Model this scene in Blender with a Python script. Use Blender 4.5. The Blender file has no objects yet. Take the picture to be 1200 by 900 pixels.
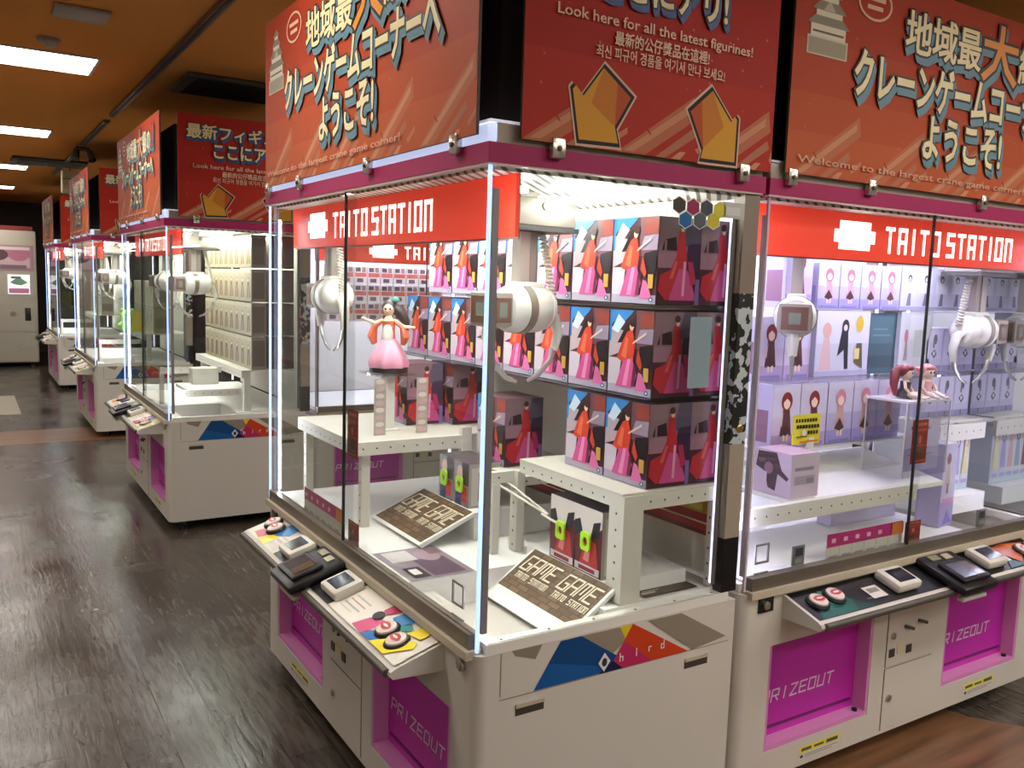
import bpy, bmesh, math, random
from mathutils import Matrix, Vector
from math import sin, cos, pi, radians
random.seed(7)
S = bpy.context.scene
COL = S.collection
# ---------------------------------------------------------------- camera, world, exposure
YAW, PITCH, ROLL = .5624, -.116, .0318
fw = Vector((sin(YAW)*cos(PITCH), cos(YAW)*cos(PITCH), sin(PITCH)))
rt = Vector((cos(YAW), -sin(YAW), 0)); up = rt.cross(fw)
r2 = rt*cos(ROLL)+up*sin(ROLL); u2 = -rt*sin(ROLL)+up*cos(ROLL)
cam = bpy.data.objects.new('camera', bpy.data.cameras.new('camera')); COL.objects.link(cam)
cm = Matrix.Identity(4)
for i in range(3):
    cm[i][0], cm[i][1], cm[i][2] = r2[i], u2[i], -fw[i]
cm.translation = (-.9922, -1.6956, 1.55)
cam.matrix_world = cm
cam.data.sensor_width = 36; cam.data.lens = 36*1020.6/1200; cam.data.clip_start = .02
S.camera = cam
W_ = bpy.data.worlds.new('world'); S.world = W_; W_.use_nodes = True
W_.node_tree.nodes['Background'].inputs[0].default_value = (.02, .014, .009, 1)
W_.node_tree.nodes['Background'].inputs[1].default_value = 1.0
S.view_settings.view_transform = 'Standard'; S.view_settings.look = 'None'
S.view_settings.gamma = 1; S.view_settings.use_curve_mapping = False
S.view_settings.exposure = 0.35
S.cycles.use_denoising = True
S.cycles.max_bounces = 10; S.cycles.transparent_max_bounces = 24; S.cycles.diffuse_bounces = 4
S.cycles.sample_clamp_indirect = 4.0
TROFFER, LEDBAR, TUBE, SIGNRED, SIGNWHITE = 12.5, 44.0, 1.0, .5, 2.0

# ---------------------------------------------------------------- materials
def lin(h):
    if not isinstance(h, str): return h
    c = [int(h[i:i+2], 16)/255 for i in (0, 2, 4)]
    return tuple(x/12.92 if x <= .04045 else ((x+.055)/1.055)**2.4 for x in c)
_m = {}
def M(h, rough=.5, metal=0, emit=0, spec=.5):
    k = (h, rough, metal, emit, spec)
    if k in _m: return _m[k]
    m = bpy.data.materials.new('surface_%s' % (h if isinstance(h, str) else 'x')); m.use_nodes = True
    b = m.node_tree.nodes['Principled BSDF']; c = (*lin(h), 1)
    b.inputs['Base Color'].default_value = c; b.inputs['Roughness'].default_value = rough
    b.inputs['Metallic'].default_value = metal; b.inputs['Specular IOR Level'].default_value = spec
    if emit:
        b.inputs['Emission Color'].default_value = c; b.inputs['Emission Strength'].default_value = emit
    _m[k] = m; return m
def nmat(name):
    m = bpy.data.materials.new(name); m.use_nodes = True
    nt = m.node_tree; return m, nt, nt.nodes['Principled BSDF']
def node(nt, t, **kw):
    n = nt.nodes.new(t)
    for k, v in kw.items():
        if k.startswith('i_'): n.inputs[k[2:].replace('_', ' ')].default_value = v
        else: setattr(n, k, v)
    return n
def glass_mat(name, tint, refl=1.0, add=0.0):
    m = bpy.data.materials.new(name); m.use_nodes = True; nt = m.node_tree; nt.nodes.clear()
    o = node(nt, 'ShaderNodeOutputMaterial'); mx = node(nt, 'ShaderNodeMixShader')
    t = node(nt, 'ShaderNodeBsdfTransparent'); t.inputs[0].default_value = (*tint, 1)
    g = node(nt, 'ShaderNodeBsdfGlossy'); g.inputs['Roughness'].default_value = .015
    f = node(nt, 'ShaderNodeFresnel'); ge = node(nt, 'ShaderNodeNewGeometry'); ir = node(nt, 'ShaderNodeMapRange')
    ir.inputs[3].default_value = 1.5; ir.inputs[4].default_value = 1/1.5
    nt.links.new(ge.outputs['Backfacing'], ir.inputs[0]); nt.links.new(ir.outputs[0], f.inputs[0])
    mu = node(nt, 'ShaderNodeMath', operation='MULTIPLY_ADD'); mu.inputs[1].default_value = refl; mu.inputs[2].default_value = add
    nt.links.new(f.outputs[0], mu.inputs[0]); nt.links.new(mu.outputs[0], mx.inputs[0])
    nt.links.new(t.outputs[0], mx.inputs[1]); nt.links.new(g.outputs[0], mx.inputs[2]); nt.links.new(mx.outputs[0], o.inputs[0])
    return m
GLASS = glass_mat('clear_glass', (.97, .985, .975), .8)
ACRYL = glass_mat('clear_acrylic', (.98, .98, .99), 1.0, .03)
MIRROR = M('d8dcdc', .03, 1)
BEIGE = M('d2ccc2', .42); BEIGE2 = M('beb19c', .45); WHITE = M('e9e6de', .45); PURE = M('f3f2ee', .5)
BLACK = M('141314', .35); DGREY = M('5c564e', .4, .4); STEEL = M('b9b4aa', .28, .9); CHROME = M('cfc9be', .22, .8)
MAGENTA = M('a8265e', .5, 0, 0, .25); PURPLE = M('c42cb0', .35); PINKP = M('d88cc4', .4)
LEDW = M('f3f8f2', .5, 0, LEDBAR); LEDV = M('dedcff', .5, 0, LEDBAR); TUBEM = M('aecbff', .5, 0, TUBE); TUBE4 = M('d8d2ee', .5, 0, 1.6); TUBE3 = M('dcd8ff', .5, 0, 26.0); TUBE2 = M('f0f5ff', .5, 0, 26.0); REARL = M('cfc8ea', .5, 0, .7)

# ---------------------------------------------------------------- mesh builder
class MB:
    def __init__(s, mat=None):
        s.v = []; s.f = []; s.mi = []; s.sm = []; s.mats = []; s.T = None; s.cur = 0
        if mat: s.m(mat)
    def m(s, mat):
        if mat not in s.mats: s.mats.append(mat)
        s.cur = s.mats.index(mat); return s
    def add(s, vs, fs, smooth=False):
        b = len(s.v)
        for p in vs:
            p = Vector(p)
            s.v.append(s.T @ p if s.T else p)
        for f in fs:
            s.f.append([i+b for i in f]); s.mi.append(s.cur); s.sm.append(smooth)
        return s
    def box(s, x0, x1, y0, y1, z0, z1, mat=None, bev=0, seg=2):
        if mat: s.m(mat)
        if not bev:
            v = [(x, y, z) for z in (z0, z1) for y in (y0, y1) for x in (x0, x1)]
            return s.add(v, [(0, 2, 3, 1), (4, 5, 7, 6), (0, 1, 5, 4), (2, 6, 7, 3), (0, 4, 6, 2), (1, 3, 7, 5)])
        bm = bmesh.new(); bmesh.ops.create_cube(bm, size=1)
        for v in bm.verts:
            v.co = ((x0+x1)/2+v.co.x*(x1-x0), (y0+y1)/2+v.co.y*(y1-y0), (z0+z1)/2+v.co.z*(z1-z0))
        bmesh.ops.bevel(bm, geom=bm.edges[:], offset=bev, segments=seg, affect='EDGES', profile=.5)
        bm.verts.index_update(); s.add([v.co[:] for v in bm.verts], [[v.index for v in f.verts] for f in bm.faces], True); bm.free(); return s
    def prism(s, pts, axis, a, b, mat=None, smooth=False):
        """polygon pts (2-D) extruded along axis from a to b; pts are the other two coords in xyz order"""
        if mat: s.m(mat)
        def q(p, t):
            return {0: (t, p[0], p[1]), 1: (p[0], t, p[1]), 2: (p[0], p[1], t)}[axis]
        n = len(pts); v = [q(p, a) for p in pts]+[q(p, b) for p in pts]
        s.add(v, [list(range(n))[::-1], list(range(n, 2*n))])
        b0 = len(s.v)-2*n
        for i in range(n):
            j = (i+1) % n; s.f.append([b0+i, b0+j, b0+n+j, b0+n+i]); s.mi.append(s.cur); s.sm.append(smooth)
        return s
    def tube(s, path, r, seg=10, mat=None, flat=1.0, cap=True):
        if mat: s.m(mat)
        P = [Vector(p) for p in path]; n = len(P); R = r if isinstance(r, (list, tuple)) else [r]*n
        vs = []; prev = None
        for i, p in enumerate(P):
            d = (P[min(i+1, n-1)]-P[max(i-1, 0)]).normalized()
            if prev is None:
                a = Vector((0, 0, 1)) if abs(d.z) < .9 else Vector((0, 1, 0)); x = d.cross(a).normalized()
            else:
                x = (prev-d*prev.dot(d)).normalized()
            prev = x; y = d.cross(x)
            for k in range(seg):
                t = 2*pi*k/seg; vs.append(p+x*cos(t)*R[i]+y*sin(t)*R[i]*flat)
        fs = [[i*seg+k, i*seg+(k+1) % seg, (i+1)*seg+(k+1) % seg, (i+1)*seg+k] for i in range(n-1) for k in range(seg)]
        s.add(vs, fs, True)
        if cap: s.add([vs[k] for k in range(seg)], [list(range(seg))[::-1]]); s.add([vs[(n-1)*seg+k] for k in range(seg)], [list(range(seg))])
        return s
    def lathe(s, prof, c=(0, 0, 0), axis=2, seg=24, mat=None, wav=None):
        if mat: s.m(mat)
        vs = []
        for (r, h) in prof:
            for k in range(seg):
                t = 2*pi*k/seg; rr = r*(1+(wav(t, h) if wav else 0)); a, b = rr*cos(t), rr*sin(t)
                p = {2: (a, b, h), 0: (h, a, b), 1: (a, h, b)}[axis]
                vs.append((p[0]+c[0], p[1]+c[1], p[2]+c[2]))
        n = len(prof)
        fs = [[i*seg+k, i*seg+(k+1) % seg, (i+1)*seg+(k+1) % seg, (i+1)*seg+k] for i in range(n-1) for k in range(seg)]
        s.add(vs, fs, True)
        s.add(vs[:seg], [list(range(seg))[::-1]]); s.add(vs[-seg:], [list(range(seg))]); return s
    def ell(s, c, r, mat=None, seg=16, rings=10):
        if mat: s.m(mat)
        r = r if isinstance(r, (tuple, list)) else (r, r, r)
        vs = [(c[0], c[1], c[2]-r[2])]
        for i in range(1, rings):
            t = pi*i/rings
            for k in range(seg):
                p = 2*pi*k/seg; vs.append((c[0]+r[0]*sin(t)*cos(p), c[1]+r[1]*sin(t)*sin(p), c[2]-r[2]*cos(t)))
        vs.append((c[0], c[1], c[2]+r[2])); fs = []
        for k in range(seg):
            fs.append([0, 1+(k+1) % seg, 1+k]); fs.append([len(vs)-1, 1+(rings-2)*seg+k, 1+(rings-2)*seg+(k+1) % seg])
            for i in range(rings-2): fs.append([1+i*seg+k, 1+i*seg+(k+1) % seg, 1+(i+1)*seg+(k+1) % seg, 1+(i+1)*seg+k])
        return s.add(vs, fs, True)
    def poly(s, pts, mat=None):
        if mat: s.m(mat)
        return s.add(pts, [list(range(len(pts)))])
    def build(s, name, parent=None, loc=None):
        me = bpy.data.meshes.new(name); me.from_pydata([tuple(v) for v in s.v], [], s.f)
        for m in s.mats: me.materials.append(m)
        me.polygons.foreach_set('material_index', s.mi); me.polygons.foreach_set('use_smooth', s.sm); me.update()
        if any(s.sm):
            try: me.set_sharp_from_angle(angle=radians(40))
            except Exception: pass
        o = bpy.data.objects.new(name, me); COL.objects.link(o)
        if parent: o.parent = parent
        if loc: o.location = loc
        return o
def thing(name, label, cat, loc=(0, 0, 0), rot=0, group=None):
    o = bpy.data.objects.new(name, None); o.empty_display_size = .1; COL.objects.link(o)
    o.location = loc; o.rotation_euler = (0, 0, rot); tag(o, label, cat, group); return o
def tag(o, label, cat, group=None):
    o['label'] = label; o['category'] = cat
    if group: o['group'] = group
    return o
def struct(o): o['kind'] = 'structure'; return o
def dup(o, parent=None):
    c = o.copy(); COL.objects.link(c)
    if parent: c.parent = parent
    for ch in [x for x in o.children]: dup(ch, c)
    return c
def place(o, loc, rot=None, label=None, group=None):
    o.location = loc
    if rot is not None: o.rotation_euler = (0, 0, rot)
    if label: o['label'] = label
    if group: o['group'] = group
    return o

# flat print on a face: polys = [(colour, [(u,v)..])] with u,v in 0..1; face frame O + u*U + v*V, N outward
def art(name, parent, O, U, V, polys, step=.0003, rough=.35):
    O, U, V = Vector(O), Vector(U), Vector(V); N = U.cross(V).normalized(); mb = MB()
    for i, (c, pts) in enumerate(polys):
        mb.m(c if not isinstance(c, str) else M(c, rough, 0, 0, .3))
        mb.poly([O+U*u+V*v+N*(.0006+i*step) for u, v in pts])
    return mb.build(name, parent)
def R4(x0, y0, x1, y1): return [(x0, y0), (x1, y0), (x1, y1), (x0, y1)]
def EL(cx, cy, rx, ry, n=14, a0=0): return [(cx+rx*cos(a0+2*pi*k/n), cy+ry*sin(a0+2*pi*k/n)) for k in range(n)]

# ---------------------------------------------------------------- lettering
def font_mesh(s, bold):
    c = bpy.data.curves.new('letters', 'FONT'); c.body = s; c.size = 1; c.resolution_u = 2
    c.bevel_depth = bold; c.bevel_resolution = 1
    o = bpy.data.objects.new('letters', c); COL.objects.link(o); bpy.context.view_layer.update()
    me = bpy.data.meshes.new_from_object(o.evaluated_get(bpy.context.evaluated_depsgraph_get()))
    vs = [v.co.copy() for v in me.vertices]; fs = [list(p.vertices) for p in me.polygons]
    bpy.data.objects.remove(o); bpy.data.curves.remove(c); bpy.data.meshes.remove(me)
    return vs, fs
_fc = {}
def write(name, parent, s, O, U, V, x0, x1, z0, z1, layers, push=.0006):
    """real letters fitted into the box x0..x1 by z0..z1 of the frame; layers=[(material,bold,dx,dz)] back to front"""
    O, U, V = Vector(O), Vector(U), Vector(V); N = U.cross(V).normalized(); mb = MB()
    if s not in _fc: _fc[s] = font_mesh(s, .0)
    base = _fc[s][0]; ax = min(v.x for v in base); bx = max(v.x for v in base); ay = min(v.y for v in base); by = max(v.y for v in base)
    kx = (x1-x0)/(bx-ax); ky = (z1-z0)/(by-ay)
    for i, (mat, bold, dx, dz) in enumerate(layers):
        if bold not in _fc: pass
        k = (s, bold)
        if k not in _fc: _fc[k] = font_mesh(s, bold) if bold else _fc[s]
        vs, fs = _fc[k]; zz = max(abs(v.z) for v in vs) or 1
        mb.m(mat)
        mb.add([O+U*(x0+(v.x-ax)*kx+dx)+V*(z0+(v.y-ay)*ky+dz)+N*(push+i*.0009+v.z/zz*.0004) for v in vs], fs)
    return mb.build(name, parent)
GL = {'T': [(0, 1, 1, 1), (.5, 0, .5, 1)], 'A': [(0, 0, 0, 1), (1, 0, 1, 1), (0, 1, 1, 1), (0, .45, 1, .45)], 'I': [(.5, 0, .5, 1)],
 'O': [(0, 0, 0, 1), (1, 0, 1, 1), (0, 1, 1, 1), (0, 0, 1, 0)], 'S': [(0, 1, 1, 1), (0, .55, 0, 1), (0, .55, 1, .55), (1, 0, 1, .55), (0, 0, 1, 0)],
 'N': [(0, 0, 0, 1), (1, 0, 1, 1), (0, 1, 1, 1)], 'P': [(0, 0, 0, 1), (0, 1, 1, 1), (1, .45, 1, 1), (0, .45, 1, .45)],
 'R': [(0, 0, 0, 1), (0, 1, 1, 1), (1, .45, 1, 1), (0, .45, 1, .45), (.5, .45, 1, 0)], 'Z': [(0, 1, 1, 1), (1, 1, 0, 0), (0, 0, 1, 0)],
 'E': [(0, 0, 0, 1), (0, 1, 1, 1), (0, .5, .85, .5), (0, 0, 1, 0)], 'U': [(0, 0, 0, 1), (1, 0, 1, 1), (0, 0, 1, 0)],
 'G': [(0, 0, 0, 1), (0, 1, 1, 1), (0, 0, 1, 0), (1, 0, 1, .45), (.5, .45, 1, .45)], 'M': [(0, 0, 0, 1), (1, 0, 1, 1), (0, 1, 1, 1), (.5, .25, .5, 1)], ' ': [],
 'h': [(0, 0, 0, 1), (0, .55, .8, .55), (.8, 0, .8, .55)], 'i': [(.4, 0, .4, .55), (.4, .8, .4, .95)], 'r': [(.1, 0, .1, .55), (.1, .55, .7, .55)],
 'd': [(.8, 0, .8, 1), (0, .55, .8, .55), (0, 0, .8, 0), (0, 0, 0, .55)]}
def block(name, parent, s, O, U, V, x0, z0, w, h, gap, st, mat, push=.0008, slant=0, mbin=None, wide=None):
    O, U, V = Vector(O), Vector(U), Vector(V); N = U.cross(V).normalized(); mb = mbin or MB(); mb.m(mat); x = x0
    for ch in s:
        cw = w if not wide else w*wide.get(ch, 1)
        for (a, b, c, d) in GL[ch]:
            p = Vector((x+a*cw, z0+b*h)); q = Vector((x+c*cw, z0+d*h)); t = (q-p).normalized(); n = Vector((-t.y, t.x))*st/2; e = t*st/2
            pts = [p-e-n, q+e-n, q+e+n, p-e+n]
            mb.poly([O+U*(v.x+slant*(v.y-z0))+V*v.y+N*push for v in pts])
        x += cw+gap
    return mb if mbin else mb.build(name, parent)
FX, FZ = (1, 0, 0), (0, 0, 1)
LETW = M('fff3ea', .5, 0, SIGNWHITE); REDL = M('dc3822', .5, 0, SIGNRED)
TXT = M('e9e3dd', .5)

# ================================================================= room
def room():
    # floor: embossed grey-brown vinyl planks
    m, nt, b = nmat('vinyl_floor')
    tc = node(nt, 'ShaderNodeTexCoord'); mp = node(nt, 'ShaderNodeMapping'); mp.inputs['Rotation'].default_value = (0, 0, radians(90))
    nt.links.new(tc.outputs['Object'], mp.inputs['Vector'])
    br = node(nt, 'ShaderNodeTexBrick', offset=.37); br.inputs['Scale'].default_value = 1; br.inputs['Brick Width'].default_value = .92
    br.inputs['Row Height'].default_value = .152; br.inputs['Mortar Size'].default_value = .0022
    br.inputs['Color1'].default_value = (*lin('574f47'), 1); br.inputs['Color2'].default_value = (*lin('474039'), 1); br.inputs['Mortar'].default_value = (*lin('2c2722'), 1)
    nt.links.new(mp.outputs[0], br.inputs['Vector'])
    mp2 = node(nt, 'ShaderNodeMapping'); mp2.inputs['Scale'].default_value = (22, 2.6, 1); nt.links.new(tc.outputs['Object'], mp2.inputs['Vector'])
    ns = node(nt, 'ShaderNodeTexNoise'); ns.inputs['Scale'].default_value = 2.4; ns.inputs['Detail'].default_value = 8; ns.inputs['Distortion'].default_value = .6
    nt.links.new(mp2.outputs[0], ns.inputs['Vector'])
    rp = node(nt, 'ShaderNodeValToRGB'); rp.color_ramp.elements[0].position = .38; rp.color_ramp.elements[0].color = (.55, .53, .5, 1); rp.color_ramp.elements[1].position = .6; rp.color_ramp.elements[1].color = (1.15, 1.15, 1.15, 1)
    nt.links.new(ns.outputs[0], rp.inputs[0])
    mx = node(nt, 'ShaderNodeMix', data_type='RGBA', blend_type='MULTIPLY'); mx.inputs[0].default_value = 1
    nt.links.new(br.outputs['Color'], mx.inputs[6]); nt.links.new(rp.outputs[0], mx.inputs[7]); nt.links.new(mx.outputs[2], b.inputs['Base Color'])
    n2 = node(nt, 'ShaderNodeTexNoise'); n2.inputs['Scale'].default_value = 2.2; n2.inputs['Detail'].default_value = 3; nt.links.new(tc.outputs['Object'], n2.inputs['Vector'])
    mr = node(nt, 'ShaderNodeMapRange'); mr.inputs[1].default_value = .3; mr.inputs[2].default_value = .7; mr.inputs[3].default_value = .12; mr.inputs[4].default_value = .3
    nt.links.new(n2.outputs[0], mr.inputs[0]); nt.links.new(mr.outputs[0], b.inputs['Roughness'])
    bp = node(nt, 'ShaderNodeBump'); bp.inputs['Strength'].default_value = .32; bp.inputs['Distance'].default_value = .004
    ad = node(nt, 'ShaderNodeMath', operation='MULTIPLY_ADD'); ad.inputs[1].default_value = -2.0
    nt.links.new(br.outputs['Fac'], ad.inputs[0]); nt.links.new(ns.outputs[0], ad.inputs[2])
    nt.links.new(ad.outputs[0], bp.inputs['Height']); nt.links.new(bp.outputs[0], b.inputs['Normal'])
    struct(MB(m).box(-4, 7, -6, 17, -.1, 0).build('floor'))
    # wooden-look and pale inlays
    w, nt, b = nmat('brown_wood_floor'); tc = node(nt, 'ShaderNodeTexCoord'); mp = node(nt, 'ShaderNodeMapping'); mp.inputs['Scale'].default_value = (1.6, 16, 1)
    ns = node(nt, 'ShaderNodeTexNoise'); ns.inputs['Scale'].default_value = 1.3; ns.inputs['Detail'].default_value = 5
    rp = node(nt, 'ShaderNodeValToRGB'); rp.color_ramp.elements[0].position = .3; rp.color_ramp.elements[0].color = (*lin('5b3d28'), 1); rp.color_ramp.elements[1].position = .7; rp.color_ramp.elements[1].color = (*lin('8a6344'), 1)
    nt.links.new(tc.outputs['Object'], mp.inputs[0]); nt.links.new(mp.outputs[0], ns.inputs[0]); nt.links.new(ns.outputs[0], rp.inputs[0]); nt.links.new(rp.outputs[0], b.inputs['Base Color']); b.inputs['Roughness'].default_value = .3
    struct(MB(w).poly([(1.0, .4, .001), (.3, -2.5, .001), (1.95, -1.5, .001), (2.25, -.19, .001), (2.12, -.02, .001), (2.0, .4, .001)]).build('trim_1'))
    struct(MB(w).box(-2.5, 3, 6.95, 7.7, .0, .0012).build('trim_2'))
    struct(MB(M('a79f8e', .3)).box(-1.4, -.52, 8.78, 10.35, .0, .0014).build('trim_3'))
    c, nt, b = nmat('brown_ceiling'); ns = node(nt, 'ShaderNodeTexNoise'); ns.inputs['Scale'].default_value = 1.1
    rp = node(nt, 'ShaderNodeValToRGB'); rp.color_ramp.elements[0].color = (*lin('dd9650'), 1); rp.color_ramp.elements[1].color = (*lin('e8a05a'), 1)
    nt.links.new(ns.outputs[0], rp.inputs[0]); nt.links.new(rp.outputs[0], b.inputs['Base Color']); b.inputs['Roughness'].default_value = .8; b.inputs['Specular IOR Level'].default_value = 0
    struct(MB(c).box(-4, 7, -6, 17, 2.7, 2.8).build('ceiling'))
    wm = M('a89c8e', .7); dk = M('3a302a', .7)
    struct(MB(wm).box(-4.1, -4, -6, 17, 0, 2.7).build('wall_left')); struct(MB(wm).box(7, 7.1, -6, 17, 0, 2.7).build('wall_right'))
    struct(MB(dk).box(-4, 7, 16.5, 16.6, 0, 2.7).build('wall_back')); struct(MB(wm).box(-4, 7, -6.1, -6, 0, 2.7).build('wall_front'))
room()

# ceiling fittings
def troffer(x0, x1, y0, y1, label, strong=True):
    t = thing('ceiling_light', label, 'light', ((x0+x1)/2, (y0+y1)/2, 2.7), 0, 'recessed ceiling lights')
    a, b = (x1-x0)/2, (y1-y0)/2
    f = MB(M('d8cdb8', .5))
    f.box(-a-.015, a+.015, -b-.015, -b, -.012, 0).box(-a-.015, a+.015, b, b+.015, -.012, 0).box(-a-.015, -a, -b, b, -.012, 0).box(a, a+.015, -b, b, -.012, 0)
    f.build('frame', t)
    d = MB(M('fff9f0', .5, 0, TROFFER)); d.box(-a, a, -b, -.022, -.006, -.001).box(-a, a, .022, b, -.006, -.001)
    d.build('diffuser', t)
    MB(M('f5e8cc', .5, 0, TROFFER*.06)).box(-a, a, -.022, .022, -.009, -.001).build('louvre_bar', t)
    return t
for i, (y, n) in enumerate([(3.72, 'nearest of the row above the aisle, brightest and largest'), (6.74, 'second of the row above the aisle'), (9.86, 'third of the row above the aisle'),
             (12.95, 'fourth and narrowest of the row in view above the aisle')]):
    troffer(-1.55, -.325, y, y+.46, 'recessed white twin-tube ceiling light, '+n)
for x, y in [(-1.55, .7), (-1.55, -5.2), (1.2, 2.5), (1.2, 6.0), (.3, -3.1), (.9, -1.75), (2.6, -1.6), (2.9, -3.1), (1.9, -5.2), (4.6, -2.4), (4.6, .7), (4.6, 3.7), (4.6, 6.7), (4.6, 9.7), (-3.6, 3.7), (-3.6, -2.4), (-3.6, 9.8)]:  # unseen lights added to brighten machine fronts and sides
    troffer(x, x+1.225, y, y+.46, 'recessed white twin-tube ceiling light added out of view to brighten the machines')
def ceiling_bits():
    v = tag(MB(M('4a443c', .5)).box(-.36, .36, -.28, .28, -.03, 0, bev=.012).build('ceiling_vent', None, (.5, 3.98, 2.7)), 'dark square ceiling air vent above the gap after the nearest machine', 'vent')
    g = MB(M('26221d', .6))
    for k in range(9): g.box(-.3, .3, -.24+k*.055, -.215+k*.055, -.036, -.03)
    g.build('grille', v)
    v2 = tag(MB(M('4a443c', .5)).box(-.36, .36, -.28, .28, -.03, 0, bev=.012).build('ceiling_vent', None, (-.16, 9.2, 2.7)), 'dark square ceiling vent far along the aisle beside the track', 'vent')
    g = MB(M('26221d', .6)).box(-.3, .3, -.22, .22, -.036, -.03); g.build('grille', v2)
    tag(MB(M('9c9284', .5)).box(-.115, .115, -.1, .1, -.02, 0, bev=.01).build('ceiling_panel', None, (-.5, 2.82, 2.7)), 'small grey rectangular plate on the ceiling above the nearest light', 'ceiling plate')
    d = thing('smoke_detector', 'small round smoke detector on the ceiling beside the nearest light', 'detector', (-.585, 3.44, 2.7))
    MB(M('8d8170', .5)).lathe([(.05, -.018), (.055, -.01), (.055, 0)]).build('base', d); MB(M('b8ae9c', .5)).lathe([(.018, -.045), (.028, -.035), (.03, -.018)]).build('sensor', d)
    t = thing('ceiling_track', 'thin dark lighting track running along the orange ceiling', 'track', (-.012, 5.5, 2.7))
    for a, b in ((-4.6, .05), (.35, 1.9), (2.6, 5.0)):
        MB(M('6b5f52', .4, .5)).box(-.022, .022, a, b, -.022, 0).box(-.008, .008, a+.02, b-.02, -.026, -.022, M('1c1815', .5)).build('rail', t)
    s = thing('track_spotlight', 'dark twin spotlight clamped to the ceiling track', 'spotlight', (-.012, 7.5, 2.674))
    MB(M('2c2723', .5)).box(-.06, .06, -.06, .06, -.03, 0, bev=.006).build('mount', s)
    for x in (-.05, .06): MB(M('2c2723', .4)).tube([(x, 0, -.03), (x*1.3, -.05, -.12)], [.028, .036]).build('lamp_head', s)
    h = thing('hanging_sign', 'small cream box sign hung from the ceiling above the far machines', 'sign', (.09, 9.7, 2.7))
    MB(M('554c40', .5)).tube([(0, 0, 0), (0, 0, -.08)], .006).build('rod', h)
    MB(M('d9cfa6', .5)).box(-.09, .09, -.08, .08, -.29, -.04, bev=.01).box(-.088, .088, -.082, .082, -.14, -.13, M('8a7c58', .5)).build('sign_box', h)
ceiling_bits()

# ================================================================= claw machine
W, D = 1.66, .86
ST, CT = cos(radians(17)), sin(radians(17))
def slopeM(x, t, h=0):
    return Matrix(((1, 0, 0, x), (0, -ST, CT, -t*ST+h*CT) , (0, -CT, -ST, 0), (0, 0, 0, 1)))
def SP(x, t, h=0):   # point on the sloping console top
    return Vector((x, -t*ST-h*CT, .645-t*CT+h*ST))
def con_frame(x, t):
    m = Matrix.Identity(4); m.translation = SP(x, t)
    U = Vector((1, 0, 0)); V = Vector((0, ST, CT)); N = U.cross(V)
    for i in range(3): m[i][0], m[i][1], m[i][2] = U[i], V[i], N[i]
    return m
def rivets(mb, pts, r=.006, ax=1):
    for p in pts: mb.lathe([(r, 0), (r, .003), (r*.5, .0035)], p, ax, 8)

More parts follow.
